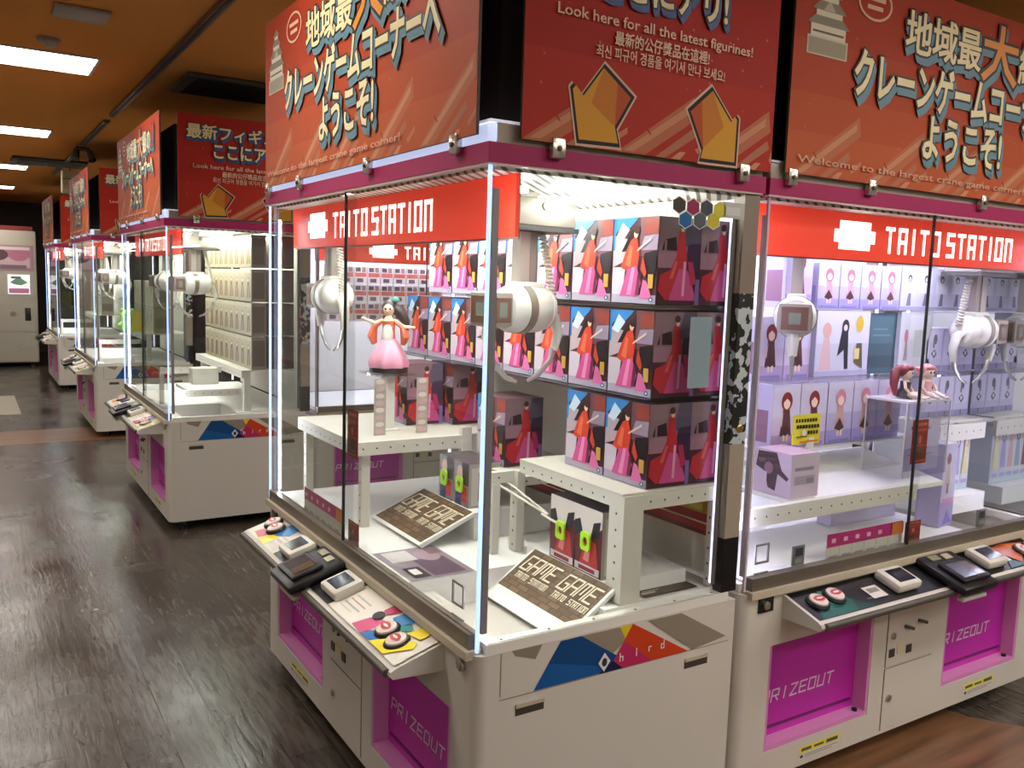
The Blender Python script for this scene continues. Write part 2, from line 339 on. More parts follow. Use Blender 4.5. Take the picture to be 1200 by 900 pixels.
def console(root, style):
    c = MB(BEIGE); c.prism([(0, .645), (-.13, .605), (-.145, .597), (-.148, .588), (-.138, .578), (0, .572)], 0, .17, 1.5)
    cp = c.build('control_panel', root)
    l = MB(DGREY).tube([(.185, -.149, .592), (1.485, -.149, .592)], .011, 10); l.build('front_lip', cp)
    top = SP(0, 0, .0008); V = Vector((0, -ST, -CT)); ln = .136
    def pol(colr, pts): return (colr, [(x, t) for x, t in pts])
    def pr(name, polys):   # prints on the slope: (x, t)
        mb = MB()
        for i, (cc, pts) in enumerate(polys):
            mb.m(M(cc, .3)); mb.poly([SP(x, t, .001+.0004*i) for x, t in pts][::-1])
        return mb.build(name, cp)
    if style == 'white':
        pr('graphic_print', [('e4ddcf', R4(.18, .004, .5, ln)), ('d7536d', [(.22, .12), (.25, .06), (.3, .07), (.31, .13)]), ('f0d92a', [(.29, .134), (.33, .08), (.37, .075), (.385, .134)]), ('2f78b4', [(.28, .06), (.32, .005), (.4, .005), (.41, .05), (.35, .08)]),
          ('c9c0b4', R4(.39, .06, .47, .07)), ('c9b0a4', R4(.39, .08, .47, .09)), ('d0c8bc', R4(.39, .1, .47, .125)), ('17161a', R4(.5, .002, 1.03, ln)),
          ('e9e3d7', R4(1.03, .004, 1.49, ln)), ('c4bdb0', R4(1.06, .05, 1.16, .056)), ('c98f80', R4(1.06, .07, 1.16, .074)), ('b5afb8', R4(1.06, .088, 1.16, .094)), ('d2cabd', R4(1.06, .105, 1.14, .11)),
          ('cf4d7a', [(1.2, .13), (1.22, .08), (1.29, .055), (1.27, .134)]), ('c22f62', [(1.22, .004), (1.28, .004), (1.25, .045), (1.22, .04)]), ('3a86bf', [(1.28, .04), (1.29, .004), (1.36, .004), (1.33, .06)]), ('1a66ae', [(1.27, .134), (1.31, .08), (1.36, .08), (1.33, .134)]),
          ('1f8a82', [(1.34, .05), (1.36, .02), (1.39, .03), (1.37, .055)]), ('f2dd28', [(1.33, .135), (1.37, .09), (1.45, .05), (1.47, .07), (1.42, .135)]), ('f0d830', [(1.39, .05), (1.4, .01), (1.45, .012), (1.45, .04)]), ('2a2a2e', EL(1.235, .062, .022, .018))])
        btn = [(.235, .05), (.3, .062), (1.325, .078), (1.4, .085)]; rd = [.575, .985]; tx = .775
    else:
        pr('graphic_print', [('1b191b', R4(.18, .004, 1.49, ln)), ('1f5f55', [(.2, .134), (.24, .07), (.36, .05), (.42, .134)]), ('2f7d6b', [(.3, .02), (.36, .05), (.3, .09), (.24, .07)]), ('15403a', [(.36, .134), (.38, .09), (.45, .134)]),
          ('3a3436', R4(.44, .02, .56, .026)), ('8c8480', R4(.44, .1, .5, .104)), ('b4562c', [(1.24, .02), (1.34, .01), (1.38, .07), (1.3, .12)]), ('c9672f', [(1.34, .01), (1.48, .03), (1.47, .13), (1.38, .134)]), ('214d63', [(1.2, .134), (1.25, .09), (1.32, .134)]),
          ('d9d2c6', R4(.465, .055, .535, .11)), ('8f887e', R4(.475, .065, .525, .085)), ('ded6ca', R4(1.2, .05, 1.26, .1))])
        btn = [(.245, .07), (.33, .062), (1.385, .07), (1.455, .065)]; rd = [.632, 1.14]; tx = .905
    for x, t in btn:
        b = MB(BLACK); b.T = con_frame(x, t); b.lathe([(.036, 0), (.037, .008), (.033, .013)], seg=20)
        b.lathe([(.029, .012), (.028, .018), (.018, .021)], seg=20, mat=M('e6d3cd', .25)); b.poly([(.022*cos(a), .013*sin(a), .0225) for a in [k*pi/6 for k in range(12)]], M('c4423f', .3)); b.poly([(.014*cos(a), .004*sin(a), .023) for a in [k*pi/4 for k in range(8)]], M('efe2d8', .3))
        b.build('push_button', cp)
    for x in rd:
        r = MB(M('d9d2c6', .35)); r.T = con_frame(x, .068); r.box(-.062, .062, -.05, .05, .001, .034, bev=.012); r.box(-.04, .042, -.032, .03, .034, .0355, M('1d1f24', .15)); r.box(-.03, .03, -.01, .012, .0355, .0358, M('32363c', .1)); r.build('card_reader', cp)
    t = MB(BLACK); t.T = con_frame(tx, .1); t.box(-.1, .1, -.1, .095, .0015, .032, bev=.012); t.box(-.075, .075, -.075, .03, .032, .046, bev=.005); t.box(-.058, .058, -.06, .015, .046, .047, M('3c3230', .12)); t.box(.01, .056, -.058, .012, .047, .0472, M('5a4a3a', .12))
    t.box(-.06, -.01, .055, .08, .032, .036, M('8d8560', .35)); t.box(.01, .05, .05, .075, .032, .036, M('b5ac90', .35)); t.build('payment_terminal', cp)
    k = MB(BEIGE); k.box(tx-.07, tx+.07, -.175, -.15, .56, .575, bev=.006); k.build('terminal_bracket', cp)
    return cp

def machine(label, style, loc, rot, sx=0.0, bluerail=True, mirror_right=False, marbled=False, lit=True):
    root = thing('claw_machine', label, 'claw machine', loc, rot, 'claw machines')
    b = MB(BEIGE)
    def rc(x0, x1, fl, fr, z0, z1):      # front layer piece, rounded outer corner
        r = .035; p = []
        p += [(x0, .12)]
        p += [(x0+r-r*cos(a), r-r*sin(a)) for a in [k*pi/10 for k in range(6)]] if fl else [(x0, 0)]
        p += [(x1-r+r*sin(a), r-r*cos(a)) for a in [k*pi/10 for k in range(6)]] if fr else [(x1, 0)]
        p += [(x1, .12)]
        b.prism(p, 2, z0, z1, smooth=True)
    rc(0, .13, 1, 0, .06, .665); rc(.63, 1.05, 0, 0, .06, .665); rc(1.54, W, 0, 1, .06, .665)
    for x0, x1 in ((.13, .63), (1.05, 1.54)): b.box(x0, x1, 0, .12, .06, .15); b.box(x0, x1, 0, .12, .49, .665)
    b.box(0, W, .12, D, .06, .6); b.box(0, .025, .12, D, .6, .665); b.box(W-.025, W, .12, D, .6, .665); b.box(.025, W-.025, D-.025, D, .6, .665)
    cab = b.build('cabinet', root)
    for x in (.1, W-.1):
        for y in (.1, D-.1): MB(M('35322f', .5)).lathe([(.03, 0), (.03, .012), (.014, .016), (.014, .062)], (x, y, 0), seg=12).build('foot', root)
    # prize doors
    for x0, x1 in ((.13, .63), (1.05, 1.54)):
        d = MB(PURPLE).box(x0+.012, x1-.012, .05, .058, .165, .489); d.box(x0+.03, x1-.03, .046, .05, .19, .198, M('6e1464', .4)); dr = d.build('prize_door', root)
        f = MB(PINKP); f.box(x0, x0+.012, .002, .1, .15, .49); f.box(x1-.012, x1, .002, .1, .15, .49); f.box(x0+.012, x1-.012, .002, .1, .15, .165); f.box(x0+.012, x1-.012, .06, .1, .165, .49, M('70205f', .6))  # frame coloured pink for the magenta reflected from the door
        f.build('door_frame', dr)
        MB(M('1c1820', .4)).lathe([(.009, 0), (.009, .008)], (x1-.04, .02, .166), 2, 10).build('door_catch', dr)
        block('lettering', dr, 'PRIZEOUT', (x0, .05, 0), FX, FZ, .035, .275, .03, .036, .0135, .0055, M('f0dcee', .4), slant=.18)
    # service doors
    for z0, z1 in ((.298, .492), (.075, .29)):
        q = MB(M('4b443b', .7)).box(.706, .974, -.0006, .003, z0-.002, z1+.002); q.box(.709, .971, -.0025, .001, z0, z1, BEIGE); sd = q.build('service_door', root)
        if z0 > .2:
            for x, z in ((.735, .345), (.83, .343)): MB(M('57524a', .4, .5)).box(x-.014, x+.014, -.006, -.0026, z-.014, z+.014).build('coin_slot', sd)
            MB(M('d6cfa6', .5)).box(.765, .805, -.004, -.0026, .335, .372).build('label_sticker', sd)
            for x, z in ((.81, .424), (.885, .432)): MB(M('4a443c', .35, .6)).tube([(x-.012, -.004, z+.004), (x+.016, -.02, z-.004)], .006, 8).build('coin_lever', sd)
        MB(STEEL).lathe([(.012, 0), (.012, -.006), (.007, -.008)], (.738, -.0026, .405 if z0 > .2 else .185), 1, 14).build('lock', sd)
    for x in (.295, 1.2):
        art('warning_sticker', root, (x, 0, .08), (.2, 0, 0), (0, 0, .042), [('d9d6cc', R4(0, 0, 1, 1)), ('e6dc4c', R4(0, .5, 1, 1)), ('5b5848', R4(.06, .62, .3, .86)), ('5b5848', R4(.36, .64, .6, .82)), ('5b5848', R4(.66, .6, .94, .88)), ('8d8a82', R4(.14, .28, .95, .34)), ('8d8a82', R4(.14, .12, .8, .18)), ('3b3a36', R4(.03, .14, .1, .36))])
    console(root, style)
    # lower rail, black lock box
    r = MB(M('7a7165', .35, .5)).box(.03, W-.03, -.004, .026, .676, .714); r.box(.02, W-.02, -.016, .028, .655, .676, M('c4b8a2', .35)); r.build('lower_rail', root)
    k = MB(BLACK).box(.065, .125, -.006, 0, .605, .652); k.lathe([(.013, -.006), (.013, -.014), (.009, -.016)], (.09, 0, .627), 1, 12, STEEL); k.build('lock_box', root)
    k = MB(STEEL).lathe([(.016, 0), (.016, -.012), (.01, -.015)], (W-.06, 0, .63), 1, 12); k.build('cabinet_lock', root)
    # glass
    MB(GLASS).box(.022, .84, .016, .021, .714, 1.808).build('glass_pane', root)
    g2 = MB(GLASS).box(.785, W-.022, .006, .011, .714, 1.808).build('glass_pane', root)
    MB(M('23282a', .3)).box(.782, .787, .004, .0128, .714, 1.808).build('edge_trim', g2)
    for s, x in ((0, .004), (1, W-.009)):
        if s and mirror_right: MB(MIRROR).box(x, x+.005, .035, .8, .7, 1.808).build('mirror_panel', root)
        else: MB(GLASS).box(x, x+.005, .035, .8, .692, 1.808).build('side_glass', root)
    # lit corner strips, and inner-corner LED channels; front ones added to brighten the lower rows
    for sd in (0, 1):
        x = .003 if not sd else W-.0105
        MB(TUBEM if lit else M('cdbfca', .2)).box(x, x+.0075, .0025, .010, .678, 1.808).build('corner_light' if lit else 'corner_tube', root)
        for y0, out in ((.03, -1), (.785, 1)):
            xc = .026 if not sd else W-.036; c = MB(M('8f8a88', .4, .4)); xo = xc-.0025 if not sd else xc+.01
            c.box(xo, xo+.0025, y0-.0025, y0+.0125, .712, 1.76); yo = y0-.0025 if out < 0 else y0+.01; c.box(xc, xc+.01, yo, yo+.0025, .712, 1.76)
            ch = c.build('light_channel', root)
            MB((TUBE2 if lit else TUBE3) if out < 0 else TUBE4).box(xc, xc+.01, y0, y0+.01, .715, 1.757).build('light_strip', ch)
    # white sill, playing floor, back wall
    for x0, x1 in ((0.012, .032), (W-.034, W-.001)):
        sl = MB(WHITE).box(x0, x1, .03, .83, .6655, .692); sl.m(M('5d5850', .5))
        for k in range(6): sl.lathe([(.004, .6915), (.004, .6928)], ((x0+x1)/2, .08+k*.14, 0), 2, 8)
        sl.build('side_sill', root)
    f = MB(PURE); f.box(.034, W-.036, .41, D-.028, .602, .7); f.box(.034, 1.2, .03, .41, .602, .7); f.box(1.2, W-.036, .03, .41, .6005, .608, M('cfcac0', .5)); f.build('playing_floor', root)
    MB(M('e3dfd6', .6)).box(.02, W-.04, D-.005, D-.001, .7, 1.808).build('back_wall', root)
    p = MB(M('a09484', .45))
    p.box(W-.042, W-.002, .802, D, .85, 1.12)
    if marbled:
        mm, nt, bb = nmat('peeled_black_film'); ns = node(nt, 'ShaderNodeTexNoise'); ns.inputs['Scale'].default_value = 26; ns.inputs['Detail'].default_value = 4
        tc = node(nt, 'ShaderNodeTexCoord'); rp = node(nt, 'ShaderNodeValToRGB'); rp.color_ramp.interpolation = 'CONSTANT'
        rp.color_ramp.elements[0].color = (*lin('121212'), 1); rp.color_ramp.elements[1].position = .53; rp.color_ramp.elements[1].color = (*lin('b9c4c6'), 1)
        nt.links.new(tc.outputs['Object'], ns.inputs[0]); nt.links.new(ns.outputs[0], rp.inputs[0]); nt.links.new(rp.outputs[0], bb.inputs[0])
    p.box(W-.042, W-.002, .802, D, 1.12, 1.54, mm if marbled else M('a09484', .45))
    p.box(W-.042, W-.002, .802, D, .692, .85, BLACK); p.box(W-.042, W-.002, .802, D, 1.54, 1.808, M('8a7c70', .4))
    po = p.build('rear_post', root)
    MB(M('c9b36a', .25, .9)).lathe([(.012, 0), (.012, .005), (.008, .007)], (W-.002, .832, 1.165), 0, 14).build('lock', po)
    # canopy
    c = MB(MAGENTA); c.box(-.008, W+.008, -.008, .02, 1.812, 1.856); c.box(-.008, W+.008, D-.02, D+.008, 1.812, 1.856); c.box(-.008, .02, .02, D-.02, 1.812, 1.856); c.box(W-.02, W+.008, .02, D-.02, 1.812, 1.856)
    c.box(-.006, W+.006, -.006, .02, 1.808, 1.812, M('d9cfc6', .4)); c.box(W-.02, W+.006, .02, D, 1.808, 1.812)
    c.build('canopy_frame', root)
    rm = M('cfdcff', .35, 0, .55) if bluerail else M('b3aa9d', .35)
    t = MB(rm); t.box(.0, W, .0, .02, 1.856, 1.9, bev=.006)
    t.m(M('a39786', .35)); t.box(W-.02, W, .02, D, 1.856, 1.9); t.box(0, .02, .02, D, 1.856, 1.9); t.box(.02, W-.02, D-.02, D, 1.856, 1.9)
    t.m(M('e8eeff', .35, 0, .3 if bluerail else 0)); t.box(-.002, W+.002, -.002, D, 1.9, 1.906)
    t.build('top_rail', root)
    MB(M('2c2018', .7)).box(.08, W-.08, .07, D-.07, 1.857, 2.4).build('gap_shade_box', root)  # dark box added to stand for the shade between the boards
    # perforated inner ceiling
    mm, nt, bb = nmat('slotted_plate'); tc = node(nt, 'ShaderNodeTexCoord'); wv = node(nt, 'ShaderNodeTexWave', bands_direction='DIAGONAL'); wv.inputs['Scale'].default_value = 16
    rp = node(nt, 'ShaderNodeValToRGB'); rp.color_ramp.elements[0].position = .25; rp.color_ramp.elements[0].color = (*lin('5c5850'), 1); rp.color_ramp.elements[1].position = .45; rp.color_ramp.elements[1].color = (*lin('e0ddd2'), 1)
    nt.links.new(tc.outputs['Object'], wv.inputs[0]); nt.links.new(wv.outputs[0], rp.inputs[0]); nt.links.new(rp.outputs[0], bb.inputs[0])
    MB(mm).box(.02, W-.02, .02, D-.02, 1.8, 1.808).build('ceiling_plate', root)
    for y in (.125, .37, .62): MB(LEDW if lit else LEDV).box(.08, W-.08, y, y+.03, 1.765, 1.777).build('light_bar', root)  # middle bar added to even out the light inside
    # lit sign inside the top of the front glass
    sg = MB(REDL).box(.03, W-.03, .09, .1, 1.655, 1.7995); sg.box(.03, W-.03, .1, .103, 1.65, 1.7995, M('8a8078', .5)); sp = sg.build('sign_panel', root)
    mb = MB(LETW)
    block('lettering', sp, 'TAITO', (0, .09, 0), FX, FZ, .66+sx, 1.688, .036, .073, .032, .0125, LETW, mbin=mb, wide={'I': .5})
    block('lettering', sp, 'STATION', (0, .09, 0), FX, FZ, 1.0+sx, 1.688, .036, .073, .028, .0125, LETW, mbin=mb, wide={'I': .5})
    mb.build('lettering', sp)
    art('emblem', sp, (.4+sx, .09, 1.675), (.2, 0, 0), (0, 0, .11), [(M('fff3ea', .5, 0, SIGNWHITE*1.25), [(.12, .1), (.88, .1), (.88, .3), (1, .3), (1, .65), (.88, .65), (.88, .9), (.12, .9), (.12, .65), (0, .65), (0, .3), (.12, .3)])])
    # side decal with wordmark (right side)
    O = (W, .0, 0); U = (0, 1, 0)
    P = [('8d8172', [(.1, .665), (.19, .665), (.17, .63), (.11, .65)]), ('14599c', [(.167, .548), (.245, .662), (.31, .662), (.43, .585), (.40, .548)]), ('0c4680', [(.21, .61), (.245, .662), (.31, .662), (.43, .585), (.41, .56)]),
         ('948878', [(.31, .662), (.44, .662), (.47, .63), (.415, .595)]), ('e0c420', [(.435, .662), (.476, .664), (.455, .625)]), ('c8401e', [(.478, .664), (.684, .546), (.4, .548)]), ('bb2a5e', [(.455, .62), (.55, .548), (.4, .548), (.41, .565)]),
         ('141d4e', [(.37, .548), (.415, .575), (.45, .548)]), ('8f8474', [(.53, .662), (.65, .662), (.828, .562), (.7, .548)])]
    dc = art('side_decal', root, O, U, FZ, P, .0002)
    for chh, yy, zz, ww, hh in (('h', .437, .57, .012, .02), ('i', .488, .574, .012, .02), ('r', .535, .578, .012, .02), ('d', .58, .576, .012, .022)):
        block('letter', dc, chh, (W, 0, 0), U, FZ, yy, zz, ww, hh, 0, .0035, TXT, .004)
    mb = MB(TXT).poly([(W+.004, y, z+.012) for y, z in [(.365, .566), (.385, .54), (.405, .566), (.385, .592)]])
    mb.m(M('23324a', .4)); mb.poly([(W+.0046, y, z+.012) for y, z in EL(.385, .566, .009, .012, 8)])
    mb.build('emblem', dc)
    for y0, y1 in ((.116, .2), (.673, .76)):
        MB(M('3d3831', .6)).box(W-.001, W+.0012, y0, y1, .495, .521).box(W-.001, W+.004, y0, y1, .515, .524, BEIGE2).build('hand_recess', root)
    MB(M('7d7263', .7)).box(W-.001, W+.0008, .069, .0715, .555, .664).box(W-.001, W+.0008, .069, .84, .545, .5468).build('panel_seam', root)
    return root
RM1 = -pi/2
M1 = machine('nearest claw machine, white control panel on its left face, pink gown figure boxes inside', 'white', (0, W, 0), RM1, -.2, True, False, True)
M2 = machine('claw machine at the right with black control panel, front facing the camera', 'black', (.892, 0, 0), 0, 0, False, True, False, False)
YS = [3.66, 7.035, 10.74]
lab = ['second claw machine along the aisle, filled with pale narrow boxes', 'third claw machine along the aisle with a green toy inside', 'farthest claw machine along the aisle, beside the white cabinet']
MA = [M1]
for y, l in zip(YS, lab): MA.append(place(dup(M1), (0, y+W, 0), RM1, l))
M2b = place(dup(M2), (.892, YS[0], 0), 0, 'claw machine behind the nearest one, only seen through its glass')

# ================================================================= poster boards
CREAM = M('e8d9a8', .45); OUT = M('1c1a1a', .5); SHB = M('5f8796', .5); SHB2 = M('2f4f8a', .5); ORG = M('e08a1e', .45); BWHITE = M('d9c3a8', .5)
def strips(P, x0, n, dx, zb, ln=.3):
    for k in range(n):
        x = x0+k*dx; s = .63
        P.append(('b86a48', [(x, zb), (x+.085, zb), (x+ln, zb+(ln-.085)*s), (x+ln-.01, zb+ln*s)])); P.append(('c98a66', [(x+.02, zb+.005), (x+.05, zb+.005), (x+ln-.02, zb+ln*s-.04), (x+ln-.02, zb+ln*s-.02)]))
        P.append(('b07052', [(x+.12, zb), (x+.15, zb), (x+.25, zb+.06), (x+.24, zb+.08)])); P.append(('a02c18', [(x+.1, zb+.05), (x+.105, zb+.05), (x+.09, zb+.068), (x+.085, zb+.065)]))
        P.append(('c98a66', [(x+.17, zb), (x+.2, zb), (x+.22, zb+.02), (x+.2, zb+.02)])); P.append(('c07a58', [(x+.26, zb+.02), (x+.3, zb+.045), (x+.3, zb+.06), (x+.25, zb+.03)]))
def board(kind, label, loc, rot):
    """front: 1.58 m wide welcome board; side: .80 m wide figure board. local x along face, y=0 plane is the printed face (facing -y)"""
    t = thing('poster_board', label, 'poster board', loc, rot, 'red poster boards on top of the claw machines')
    w, z0, z1 = (1.59, 0, .585) if kind == 'front' else (.8, 0, .585)
    bd = MB(M('5a4a40', .6)).box(0, w, .0005, .008, z0, z1).build('board', t)
    P = [('a83a1c', R4(0, 0, w, z1)), ('b04420', R4(0, 0, w, z1*.62)), ('b64e24', R4(0, 0, w, z1*.38)), ('bb582c', R4(0, 0, w, z1*.2))] if kind == 'front' else [('a81f0e', R4(0, 0, w, z1)), ('b02610', R4(0, 0, w, z1*.35))]
    strips(P, .02 if kind == 'front' else -.0, 5 if kind == 'front' else 3, .32 if kind == 'front' else .27, .0, .29 if kind == 'front' else .25)
    rr = random.Random(3)
    for k in range(46):
        x, z = rr.uniform(.03, w-.03), rr.uniform(.1, z1-.02); s = rr.uniform(.002, .0045); P.append(('c8654a', [(x-s, z), (x, z-s), (x+s, z), (x, z+s)]))
    P = [(c, [(min(max(x, 0), w), min(max(z, 0), z1)) for x, z in p]) for c, p in P]
    if kind == 'front':
        g1, g2 = 'a39a86', '6d6658'
        c0, c1 = .05, .325                     # castle picture
        P += [('cfc6ae', R4(c0, c1, c0+.17, c1+.05)), (g1, R4(c0+.006, c1+.004, c0+.164, c1+.045)), ('ddd5c0', R4(c0+.012, c1+.05, c0+.158, c1+.082)), (g2, R4(c0+.02, c1+.06, c0+.15, c1+.066)),
              ('8d8674', [(c0-.004, c1+.082), (c0+.174, c1+.082), (c0+.145, c1+.105), (c0+.025, c1+.105)]), ('ddd5c0', R4(c0+.03, c1+.105, c0+.14, c1+.12)), ('8d8674', [(c0+.012, c1+.12), (c0+.158, c1+.12), (c0+.125, c1+.145), (c0+.045, c1+.145)]),
              ('bdb49e', [(c0+.06, c1+.122), (c0+.11, c1+.122), (c0+.085, c1+.15)]), ('ddd5c0', R4(c0+.05, c1+.145, c0+.12, c1+.158)), ('8d8674', [(c0+.035, c1+.158), (c0+.135, c1+.158), (c0+.105, c1+.18), (c0+.065, c1+.18)]), ('ddd5c0', R4(c0+.066, c1+.18, c0+.104, c1+.19)), ('8d8674', [(c0+.05, c1+.19), (c0+.12, c1+.19), (c0+.085, c1+.215)])]
        P += [('d9b89a', EL(.33, .505, .078, .05, 20)), ('a8321c', EL(.33, .505, .07, .043, 20)), ('d9b89a', R4(.285, .51, .375, .522)), ('d9b89a', R4(.295, .486, .365, .498))]
    else:
        AR = [(.286, 2.056), (.374, 1.997), (.327, 1.922), (.339, 1.883), (.219, 1.88), (.196, 1.995), (.205, 2.005), (.228, 1.983)]
        def arrow(pts, flip):
            c = [sum(p[i] for p in pts)/len(pts) for i in (0, 1)]
            gr = lambda k: [(c[0]+(p[0]-c[0])*k-.065, c[1]+(p[1]-c[1])*k-1.868) for p in pts]
            q = gr(1.0); out = [('d6b49c', gr(1.14)), ('1e1512', gr(1.07)), ('d79b2c', gr(.96))]
            inn = gr(.96); tip, cor = inn[0], inn[1]
            mid = inn[3]; out.append(('b9501f', [tip, cor, inn[2], ((tip[0]+inn[4][0])*.5+.03*(1 if not flip else -1), (tip[1]+mid[1])*.5-.02)])); out.append(('c87a26', [tip, ((tip[0]+cor[0])/2, (tip[1]+cor[1])/2), inn[2], ((tip[0]+inn[4][0])/2, (tip[1]+mid[1])/2)])); return out
        P += arrow(AR, False); P += arrow([(.634, 2.053), (.559, 1.991), (.61, 1.902), (.603, 1.876), (.728, 1.877), (.729, 1.99), (.72, 1.997), (.707, 1.981)], True)
    art('print', bd, (0, .0005, 0), FX, FZ, P, .00002, .62)
    F = ((0, -.005, 0), FX, FZ)
    L = lambda b, s, d, f=CREAM, sh=SHB: [(sh, b+.045, d, -d*1.7), (sh, b+.045, d*.5, -d), (OUT, b+.04, 0, 0), (f, b-.005, 0, 0)]
    if kind == 'front':
        write('headline', bd, '地域最', *F, .475, .865, .395, .515, L(.025, 1, .012)); write('headline', bd, '大', *F, .88, 1.08, .375, .55, L(.025, 1, .012, ORG)); write('headline', bd, '級の', *F, 1.095, 1.34, .39, .52, L(.025, 1, .012))
        write('headline', bd, 'クレーンゲームコーナーへ', *F, .255, 1.42, .242, .37, L(.035, 1, .012)); write('headline', bd, 'ようこそ!', *F, .6, 1.03, .1, .224, L(.03, 1, .012))
        write('headline', bd, '!!', *F, 1.37, 1.44, .4, .53, L(.02, 1, .01, M('c9351f', .5)))
        write('caption', bd, 'Welcome to the largest crane game corner!', *F, .04, 1.2, .026, .052, [(M('d9a184', .5), .01, 0, 0)])
    else:
        write('headline', bd, '最新フィギュアは', *F, .05, .74, .45, .53, L(.03, 1, .008, CREAM, SHB2)); write('headline', bd, 'ここにアリ!', *F, .2, .6, .345, .425, L(.03, 1, .008, CREAM, SHB2))
        tm = M('e6c0a4', .5)
        write('caption', bd, 'Look here for all the latest figurines!', *F, .083, .7, .275, .307, [(tm, .012, 0, 0)]); write('caption', bd, '最新的公仔獎品在這裡!', *F, .247, .548, .24, .272, [(tm, .02, 0, 0)]); write('caption', bd, '최신 피규어 경품을 여기서 만나 보세요!', *F, .194, .605, .206, .235, [(tm, .012, 0, 0)])
    for x in ([.03, .38, .97, 1.49] if kind == 'front' else [.1, .7]):
        c = MB(CHROME).box(x-.018, x+.018, -.006, .012, -.034, .012, bev=.003); c.lathe([(.006, -.006), (.006, -.01), (.003, -.011)], (x, 0, -.012), 1, 10, M('5c5248', .4, .6)); c.build('clip', t)
    return t
Z0 = 1.874
FB = board('front', 'wide red welcome board on the left edge of the nearest machine, read at a slant', (-.02, W-.04, Z0), RM1)
SB = board('side', 'red board with two yellow arrows on the side of the nearest machine', (.068, -.02, Z0-.006), 0)
place(dup(FB), (.892+.035, -.02, Z0), 0, 'wide red welcome board facing the camera at the right edge of the picture')
nm = ['second', 'third', 'farthest']
for y, n in zip(YS, nm):
    place(dup(FB), (-.02, y+W-.04, Z0), RM1, 'wide red welcome board on the aisle edge of the %s machine along the aisle' % n)
    place(dup(SB), (.068, y-.02, Z0-.006), 0, 'red arrow board on the near side of the %s machine along the aisle' % n)

# ================================================================= cranes
def crane(label, loc, rot):
    t = thing('crane_claw', label, 'crane claw', loc, rot, 'claws hanging inside the claw machines')
    wp = M('d6d2c9', .3); gy = M('8f867c', .4)
    c = MB(gy).box(-.12, .12, -.075, .075, .225, .3, bev=.008); c.box(-.125, .125, -.08, .08, .212, .225, M('2a2725', .5)); c.box(-.02, .02, -.02, .02, .3, .3205, gy); c.lathe([(.012, -.076), (.012, -.079)], (0, 0, .28), 1, 12, M('57514a', .5)); c.build('carriage', t)
    s = MB(M('b5aca2', .3, .3)).box(-.035, .0, -.018, .018, .06, .215); s.box(.004, .03, -.014, .014, .06, .215, M('8f857c', .35, .3)); s.build('shaft', t)
    b = MB(wp); b.lathe([(.03, -.085), (.056, -.078), (.066, -.055), (.068, 0), (.066, .045), (.06, .06)], (0, 0, 0), 0, 28)
    b.lathe([(.062, .06), (.058, .075), (.04, .092), (.001, .098)], (0, 0, 0), 0, 28, M('f4f2ec', .25)); b.lathe([(.0695, -.03), (.0695, -.005)], (0, 0, 0), 0, 28, M('8c8478', .3, .5)); b.box(-.05, .05, -.03, .03, .05, .075, wp, .008)
    b.build('claw_body', t)
    d = MB(gy).box(-.155, -.082, -.05, .05, -.048, .045, bev=.006); bw, gw = M('6a4c40', .3), M('7d8078', .25)
    for y0, y1, y2, y3 in ((-.0515, -.05, -.0525, -.0515), (.05, .0515, .0515, .0525)): d.box(-.146, -.09, y0, y1, -.036, .03, bw); d.box(-.132, -.104, y2, y3, -.022, .018, gw)
    d.box(-.1565, -.155, -.04, .04, -.038, .034, bw); d.box(-.1575, -.1565, -.018, .018, -.02, .016, gw); d.build('display', t)
    cp = []
    for k in range(90):
        u = k/89; cx = .06+.05*u; a = u*pi*34; cp.append((cx+.011*cos(a), .011*sin(a), .21-.19*u))
    MB(M('c9c2b6', .45)).tube(cp, .0036, 6).build('cable', t)
    for sg in (-1, 1):
        a = MB(wp).tube([(sg*.07, 0, .0), (sg*.115, 0, -.02), (sg*.135, 0, -.07), (sg*.12, 0, -.12)], [.022, .022, .018, .014], 10, flat=.6).build('arm', t)
        MB(M('c8c6c0', .2, .5)).tube([(sg*.12, 0, -.115), (sg*.105, 0, -.15), (sg*.06, 0, -.19), (sg*.02, 0, -.205)], [.012, .01, .008, .005], 8, flat=.6).build('prong', a)
    return t
CZ = 1.478
c1 = crane('white claw head at the left behind the front glass of the nearest machine', (.187, 1.47, CZ), RM1)
place(dup(c1), (.335, .36, CZ), .15, 'claw head close to the near corner of the nearest machine, behind the side glass')
place(dup(c1), (.892+.42, .235, CZ-.01), .69, 'left claw head in the machine with the black control panel')
place(dup(c1), (.892+1.47, .24, CZ-.06), pi, 'right claw head in the machine with the black control panel')
for y, n in zip(YS, nm):
    place(dup(c1), (.25, y+.4, CZ), .2, 'near claw head inside the %s machine along the aisle' % n)
    place(dup(c1), (.25, y+1.3, CZ), RM1+.4, 'far claw head inside the %s machine along the aisle' % n)

